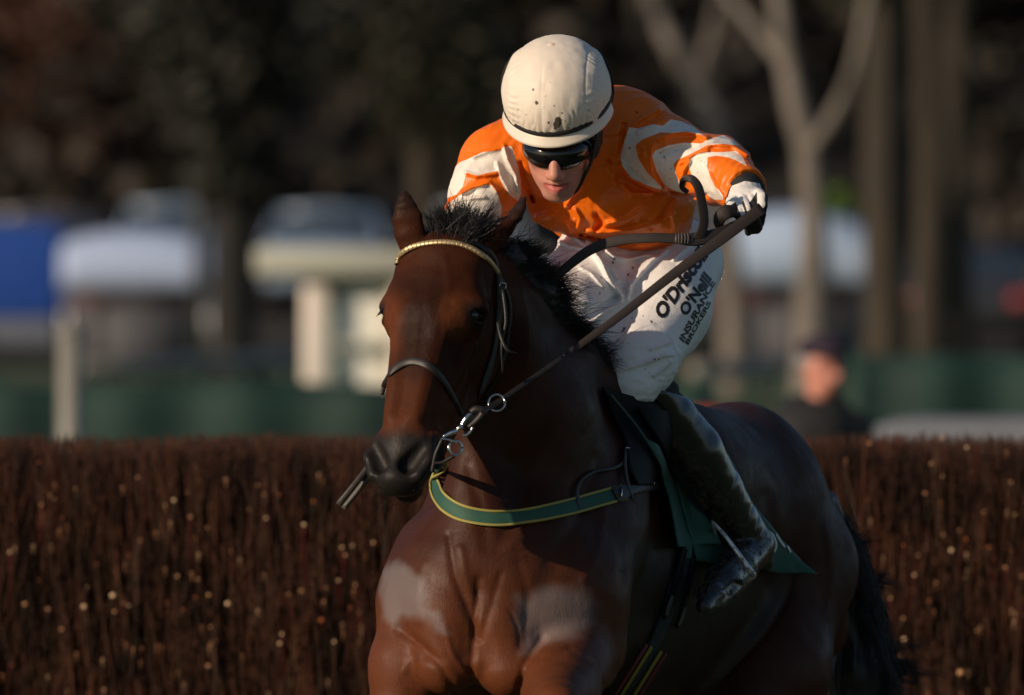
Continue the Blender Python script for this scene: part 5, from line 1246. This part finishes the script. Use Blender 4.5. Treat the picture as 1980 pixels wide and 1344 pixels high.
def stall(x0, x1, y0, y1, D, label, cl, arch=.25, seed=0):
    a, b = at(x0, y1, D), at(x1, y1, D); t = at(x0, y0, D)[2]; z = gz(a[1]); r = tag(empty('market_stall', ((a[0]+b[0])/2, a[1], z)), label, 'stall', 'canopied stalls on the bank')
    mc2 = Mat('canopy_cloth', cl, rough=.55); mc2.mix(mc2.rng(mc2.noise(2.5, 3), .5, .7, 0, .3), tuple(c*.7 for c in cl)); mc2.bump(mc2.noise(6, 3, (1, 1, .3)), .03, .5)
    G = []
    for u in np.linspace(0, 1, 20):
        x = a[0]+(b[0]-a[0])*u; h = a[2]+(t-a[2])*(1-arch*abs(2*u-1)**2.2)
        G.append([(x, a[1]-.05, a[2]), (x, a[1]-.03, (a[2]+h)/2), (x, a[1]+.02, h-.02), (x, a[1]+.7, h+.12), (x, a[1]+1.5, h+.10), (x, a[1]+2.1, h-.05), (x, a[1]+2.15, a[2])])
    mb = MB(); mb.sheet(G, .03); mb.build('canopy', mc2.m, r)
    for x in (a[0]+.06, b[0]-.06):
        for y in (a[1]+.02, a[1]+2.05): mb = MB(); mb.tube([(x, y, z), (x, y, (z+a[2])/2), (x, y, a[2]+.05)], .03, 8, 1); mb.build('pole', M_RIM, r)
    w_ = b[0]-a[0]; mr = Mat('red_banner', (.075, .012, .012), rough=.7).m
    for q0, q1 in ((.08, .42), (.53, .90)):
        mb = MB(); mb.box((a[0]+w_*q0, a[1]+.30, a[2]-.32), (a[0]+w_*q1, a[1]+.34, a[2]-.08)); mb.build('banner', mr, r, False)
    mb = MB(); mb.box((a[0]+.12, a[1]+.25, z), (b[0]-.12, a[1]+.85, z+.85)); mb.build('counter', Mat('grey_counter', (.075, .075, .085), rough=.7).m, r, False)
    mb = MB(); mb.box((a[0]+.1, a[1]+2.0, z), (b[0]-.1, a[1]+2.04, a[2])); mb.build('back_panel', Mat('dark_tarpaulin', (.03, .028, .032), rough=.8).m, r, False)
stall(118, 412, 466, 556, 98, 'stall with a white canopy between the blue van and the dark trunk', (.44, .54, .76))
stall(1395, 1685, 424, 545, 98, 'stall with a white canopy behind the pale forked tree', (.42, .54, .72), .35)
# cream kiosk
K0, K1 = at(500, 480, 62), at(1010, 480, 62); kx0, kx1, ky = K0[0], K1[0], 42.0; kz = gz(ky)
KI = tag(empty('kiosk', ((kx0+kx1)/2, ky+1, kz)), 'cream flat-roofed kiosk with pale pillars beside the horse head', 'kiosk')
mck = Mat('cream_paint', (.36, .37, .31), rough=.6); mck.mix(mck.rng(mck.noise(4, 4), .5, .7, 0, .3), (.29, .30, .25)); mck = mck.m
mwk = Mat('white_board', (.86, .86, .76), rough=.35, coat=.3).m
def kb_(name, lo, hi, mat, p=KI): mb = MB(); mb.box(lo, hi); o = mb.build(name, mat, p, False); bv = o.modifiers.new('bevel', 'BEVEL'); bv.width = .015; return o
zt = K0[2]
kb_('roof', (kx0-.02, ky-.35, zt-.20), (kx1+.2, ky+2.0, zt), mck)
for x in (587, 760, 985):
    a = at(x, 0, 62)[0]; kb_('pillar', (a, ky-.2, kz), (a+.19, ky+.02, zt-.202), Mat('pillar_paint', (.74, .66, .57), rough=.55).m)
kb_('wall_panel', (at(652, 0, 62)[0], ky-.05, kz), (at(758, 0, 62)[0], ky, kz+1.38), mwk)
kb_('wall_panel', (at(808, 0, 62)[0], ky-.05, kz), (at(983, 0, 62)[0], ky, kz+1.38), mwk)
kb_('window', (at(640, 0, 62)[0], ky+.02, kz+1.385), (at(984, 0, 62)[0], ky+.05, zt-.21), Mat('kiosk_glass', (.10, .16, .16), rough=.08, coat=.8).m)
kb_('back_wall', (kx0+.35, ky+1.7, kz), (kx1, ky+1.8, zt-.205), Mat('kiosk_back', (.10, .15, .13), rough=.7).m)
kb_('counter', (at(652, 0, 62)[0], ky-.22, kz+.94), (kx1, ky-.055, kz+.98), mck)

# the man in the cap
def bystander():
    D = 38-D0; root = tag(empty('person', tuple((at(1580, 0, 38)[0], D, 0))), 'ruddy-faced man in dark cap and black coat watching beyond the brush fence', 'person')
    b = Body(); S = F/38
    b.ell(P(1588, 712, D), (.078, .095, .115)); b.cone(P(1612, 715, D-.06), P(1622, 728, D-.09), .022, .02); b.cone(P(1585, 760, D), P(1578, 800, D), .06, .07)
    b.ell(P(1600, 745, D-.05), (.05, .06, .05)); b.ell(P(1558, 718, D), (.012, .03, .035), k=.01)
    b.econe(P(1577, 860, D), P(1577, 1080, D), (.17, .11), (.15, .10), (1, 0, 0))
    for s in (-1, 1):
        hx_ = at(1577+s*45, 0, 38)[0]
        b.cone((hx_, D, .88), (hx_+s*.02, D-.02, .48), .085, .055); b.cone((hx_+s*.02, D-.02, .48), (hx_+s*.02, D+.02, .09), .052, .036); b.cone((hx_+s*.02, D+.02, .05), (hx_+s*.03, D-.15, .04), .042, .038)
        b.chain([(1577+s*78, 822, D, 20), (1577+s*98, 930, D, 18), (1577+s*60, 1000, D-.25, 14)], k=.03)
        b.ell((at(1577+s*55, 0, 38)[0], D-.30, P(0, 1010, D)[2]), (.035, .05, .045))
    v, q = b.mesh(.012*FINE); o = mesh_np('body', v, q, Mat('ruddy_skin', (.50, .20, .14), rough=.5).m, root)
    c = Body(); c.econe(P(1577, 835, D), P(1577, 1090, D), (.215, .15), (.20, .15), (1, 0, 0), k=.05); c.chain([(1500, 838, D, 26), (1655, 832, D, 26)], k=.04); c.chain([(1545, 792, D, 30), (1612, 792, D, 30)], k=.04)
    for s in (-1, 1): c.chain([(1577+s*80, 830, D, 34), (1577+s*104, 930, D, 30), (1577+s*62, 998, D-.22, 26)], k=.03)
    c.disp(lambda p: .008*noise(p, 12, 2)); v, q = c.mesh(.014*FINE); mesh_np('coat', v, q, Mat('black_coat', (.008, .009, .011), rough=.8).m, root)
    t = Body()
    for s in (-1, 1):
        hx_ = at(1577+s*42, 0, 38)[0]; t.cone((hx_, D, .85), (hx_+s*.02, D, .10), .105, .075)
    v, q = t.mesh(.015*FINE); mesh_np('trousers', v, q, Mat('dark_trousers', (.02, .02, .025), rough=.8).m, root)
    h = Body(); h.ell(P(1590, 672, D), (.115, .125, .062)); h.ell(P(1612, 683, D-.08), (.075, .07, .018), k=.02); h.cut(P(1590, 690, D), (0, 0, -1)); v, q = h.mesh(.010*FINE)
    mesh_np('cap', v, q, Mat('flat_cap', (.030, .018, .034), rough=.85).m, root)
    h = Body(); h.ell(P(1562, 700, D+.02), (.055, .075, .05)); v, q = h.mesh(.012*FINE); mesh_np('hair', v, q, Mat('grey_hair', (.25, .24, .23), rough=.8).m, root)
bystander()

# lamp pole
p = at(385, 215, 92); lp = tag(empty('lamp_post', (p[0], p[1], gz(p[1]))), 'slim grey lamp post left of the dark trunk', 'lamp post')
mgp = Mat('grey_steel_pole', (.045, .048, .045), rough=.5).m
mb = MB(); mb.tube([(p[0], p[1], gz(p[1])), (p[0], p[1], 3), (p[0], p[1], p[2])], [.085, .07, .055], 12, 1); mb.build('pole', mgp, lp)
mb = MB(); mb.tube([(p[0], p[1], p[2]), (p[0]+.1, p[1]-.3, p[2]+.2), (p[0]+.15, p[1]-.8, p[2]+.25)], [.05, .045, .04], 10, 4); mb.build('arm', mgp, lp)
mb = MB(); mb.box((p[0]+.05, p[1]-1.3, p[2]+.18), (p[0]+.30, p[1]-.75, p[2]+.30)); mb.build('lamp_head', mgp, lp)

# ---- trees
def bark(name, c, c2): m = Mat(name, c, rough=.85); m.mix(m.rng(m.noise(5, 4, (1, 1, .35)), .45, .65, 0, .8), c2); m.bump(m.noise(20, 3, (1, 1, .3)), .02, .6); return m.m
BK_PALE = bark('pale_bark', (.19, .165, .14), (.09, .08, .065)); BK_BRN = bark('brown_bark', (.042, .032, .020), (.020, .016, .010)); BK_DRK = bark('dark_bark', (.014, .012, .010), (.008, .008, .007))
def leafm(name, c, c2): m = Mat(name, c, rough=.7); m.mix(m.rng(m.noise(1.2, 3), .4, .65), c2); return m.m
LF_DRK = leafm('dark_foliage', (.012, .015, .009), (.020, .017, .010)); LF_RUST = leafm('rusty_foliage', (.075, .026, .011), (.035, .017, .009)); LF_OLV = leafm('olive_foliage', (.034, .034, .013), (.020, .018, .010)); LF_GRN = leafm('bright_leaves', (.14, .24, .03), (.09, .17, .03))
def leaves(mb, C, Rr, n, seed, size=.12):
    r = np.random.RandomState(seed); C = np.asarray(C); k = r.randint(0, len(C), n); u = r.normal(0, 1, (n, 3)); u /= np.linalg.norm(u, axis=1, keepdims=True)
    p = C[k]+u*(r.rand(n, 1)**.45)*np.asarray(Rr)[k][:, None]*np.array((1, 1, .8))
    a = r.normal(0, 1, (n, 3)); a /= np.linalg.norm(a, axis=1, keepdims=True); b = np.cross(a, r.normal(0, 1, (n, 3))); b /= np.linalg.norm(b, axis=1, keepdims=True)
    s = size*r.uniform(.5, 1.3, (n, 1)); V = np.stack([p-a*s, p-b*s*.5, p+a*s, p+b*s*.5], 1).reshape(-1, 3); mb.add(V, np.arange(4*n).reshape(n, 4))
def tree(limbs, D, bk, label, lf=None, crown=None, group=None, size=.12, seed=1, twig=True):
    """limbs = [[(px,py,dD,r_m)...]...] first is the trunk"""
    b0 = limbs[0][0]; base = at(b0[0], b0[1], D); z = gz(base[1]); root = tag(empty('tree', (base[0], base[1], z)), label, 'tree', group)
    rt = random.Random(seed)
    for i, L in enumerate(limbs):
        A = [at(x, y, D+dD) for x, y, dD, r in L]; rr = [l[3] for l in L]
        if i == 0: A = [np.array((A[0][0], A[0][1], z-.1))]+A; rr = [rr[0]*1.25]+rr
        mb = MB(); mb.tube(A, rr, 12, 5); mb.build('trunk' if i == 0 else 'branch', bk, root)
    if twig:
        mb = MB()
        for L in limbs[1:] or limbs:
            x, y, dD, r = L[-1]; e = at(x, y, D+dD)
            for _ in range(9):
                d = np.array((rt.gauss(0, .8), rt.gauss(0, .8), 1.1)); q = e; pts = [q]
                for k in range(3): q = q+d*rt.uniform(.5, .9); d = d+np.array((rt.gauss(0, .5), rt.gauss(0, .5), .1)); pts.append(q)
                mb.tube(pts, [r*.5, r*.3, r*.15, .01], 6, 3)
                for m_ in range(3):
                    q2 = pts[m_+1]; mb.tube([q2, q2+np.array((rt.gauss(0, .5), rt.gauss(0, .5), .4)), q2+np.array((rt.gauss(0, .9), rt.gauss(0, .9), .9))], [.02, .014, .006], 5, 1)
        mb.build('twigs', bk, root)
    if lf is not None:
        mb = MB(); C = [at(x, y, D+dD) for x, y, dD, r in crown[0]]; leaves(mb, C, [c[3] for c in crown[0]], crown[1], seed, size); mb.build('crown', lf, root)
    return root
tree([[(1570, 700, 0, .15), (1568, 640, 0, .15), (1572, 450, .1, .108), (1562, 300, .2, .10), (1540, 210, .2, .09), (1520, 100, .3, .08), (1500, -60, .4, .065), (1480, -300, .6, .05)],
      [(1562, 300, .2, .06), (1625, 200, -.2, .052), (1660, 100, -.4, .045), (1690, -60, -.6, .05), (1710, -240, -.8, .03)],
      [(1525, 130, .3, .06), (1450, 40, .6, .045), (1360, -60, .8, .03)]], 66, BK_PALE, 'pale forked tree trunk directly behind the man in the cap', group=None, seed=4)
tree([[(1420, 640, 0, .14), (1400, 430, 0, .13), (1385, 250, .2, .12), (1345, 170, .3, .10), (1300, 90, .4, .09), (1255, -20, .5, .08), (1220, -160, .5, .05)],
      [(1345, 170, .3, .07), (1380, 60, .5, .06), (1400, -120, .6, .03)]], 84, BK_PALE, 'pale leaning trunk behind the jockey outstretched arm', seed=6)
tree([[(1715, 700, 0, .22), (1712, 550, 0, .20), (1705, 330, 0, .18), (1710, 60, 0, .16), (1720, -300, 0, .10)]], 74, BK_BRN, 'stout brown trunk right of the forked tree', LF_OLV, ([(1700, -200, 0, 1.2), (1740, -320, 1, 1.3)], 1500), seed=8, group='brown trunks at the right')
tree([[(1790, 700, 0, .18), (1795, 550, 0, .15), (1800, 330, 0, .14), (1790, 60, 0, .12), (1780, -300, 0, .08)]], 80, BK_BRN, 'slimmer brown trunk second from the forked tree', LF_OLV, ([(1790, -260, 0, 1.4)], 1200), seed=9, group='brown trunks at the right')
tree([[(1850, 700, 0, .20), (1846, 550, 0, .19), (1842, 330, 0, .17), (1850, 60, 0, .15), (1860, -300, 0, .1)]], 86, BK_BRN, 'brown trunk furthest right above the green windbreak', LF_OLV, ([(1860, -260, 0, 1.4)], 1200), seed=10, group='brown trunks at the right')
tree([[(452, 720, 0, .24), (450, 600, 0, .21), (450, 450, 0, .20), (446, 330, .1, .18), (440, 150, .2, .15), (430, -100, .3, .1)]], 82, BK_DRK, 'black ivy-dark trunk between the silver car and the kiosk', LF_DRK, ([(450, 330, 0, .5), (440, 150, 0, .9), (470, 0, 0, 1.3), (380, -60, 0, 1.3)], 3500), seed=12)
tree([[(820, 420, 0, .16), (815, 300, 0, .15), (800, 100, .2, .13), (790, -200, .3, .08)]], 98, BK_BRN, 'thin brown trunk above the horse left ear', LF_OLV, ([(800, 60, 0, 1.2), (850, 200, 0, .8), (760, -80, 0, 1.4)], 2400), seed=13)
tree([[(150, 420, 0, .2), (150, 300, 0, .17), (160, 150, .2, .14), (170, -100, .3, .08)]], 134, BK_DRK, 'rust-leaved tree above the cars at the upper left', LF_RUST, ([(120, 240, 0, 1.3), (220, 190, 0, 1.2), (40, 200, 0, 1.4), (160, 60, 0, 1.5), (60, 60, 0, 1.4), (280, 240, 0, .8)], 9000), seed=14)
tree([[(1930, 330, 0, .2), (1930, 200, 0, .17), (1925, 50, .2, .14), (1920, -100, .3, .08)]], 138, BK_DRK, 'rust-leaved tree at the upper right corner', LF_RUST, ([(1940, 30, 0, .9), (1880, -40, 0, 1.0)], 1800), seed=15)
b = tag(empty('bush', tuple(at(1618, 470, 90))), 'small bright green bush right of the pale forked tree', 'bush'); b.location.z = gz(70)
mb = MB(); leaves(mb, [at(1615, 380, 90), at(1635, 400, 90), at(1600, 405, 90)], [.16, .14, .13], 260, 3, .035); mb.build('foliage', LF_GRN, b)
mb = MB(); q = at(1615, 400, 90); mb.tube([(q[0], q[1], gz(70)), (q[0]+.05, q[1], 2.2), tuple(q)], [.03, .025, .015], 8, 3); mb.build('stem', BK_BRN, b)
# the wood that closes the view
r_ = np.random.RandomState(2); n = 330
C = np.stack([r_.uniform(-55, 55, n), r_.uniform(112, 160, n), np.zeros(n)], 1)
C = C[~((C[:, 1] < 128) & (np.abs(C[:, 0]) > 0))] if False else C
C[:, 2] = [gz(y)+h for y, h in zip(C[:, 1], r_.uniform(1, 24, n)*np.clip((C[:, 1]-105)/25, .25, 1))]
mb = MB(); leaves(mb, C, r_.uniform(2.2, 4.2, n), 80000, 4, .38); ml = leafm('wood_foliage', (.017, .015, .009), (.034, .021, .012)); tag(mb.build('wood', ml, None), 'dark winter wood closing the view above the parked cars', 'wood', kind='stuff')
mb = MB()
G = [[(x, 172+3*math.sin(x*.2), z) for z in np.linspace(0, 46, 12)] for x in np.linspace(-90, 90, 40)]
for i, row in enumerate(G):
    for j, p_ in enumerate(row): row[j] = (p_[0], p_[1]+2.2*math.sin(i*1.7+j*2.3)+j*.9, p_[2]+1.5*math.sin(i*2.1+j)*(j > 9))
mb.sheet(G, 1.0); mh_ = Mat('far_hillside', (.010, .011, .008), rough=1.0, spec=.1); mh_.mix(mh_.rng(mh_.noise(.35, 5), .45, .65), (.019, .014, .010)); mh_.bump(mh_.noise(1.5, 5), .8, 1.0)
tag(mb.build('hillside', mh_.m, None), None, kind='structure')
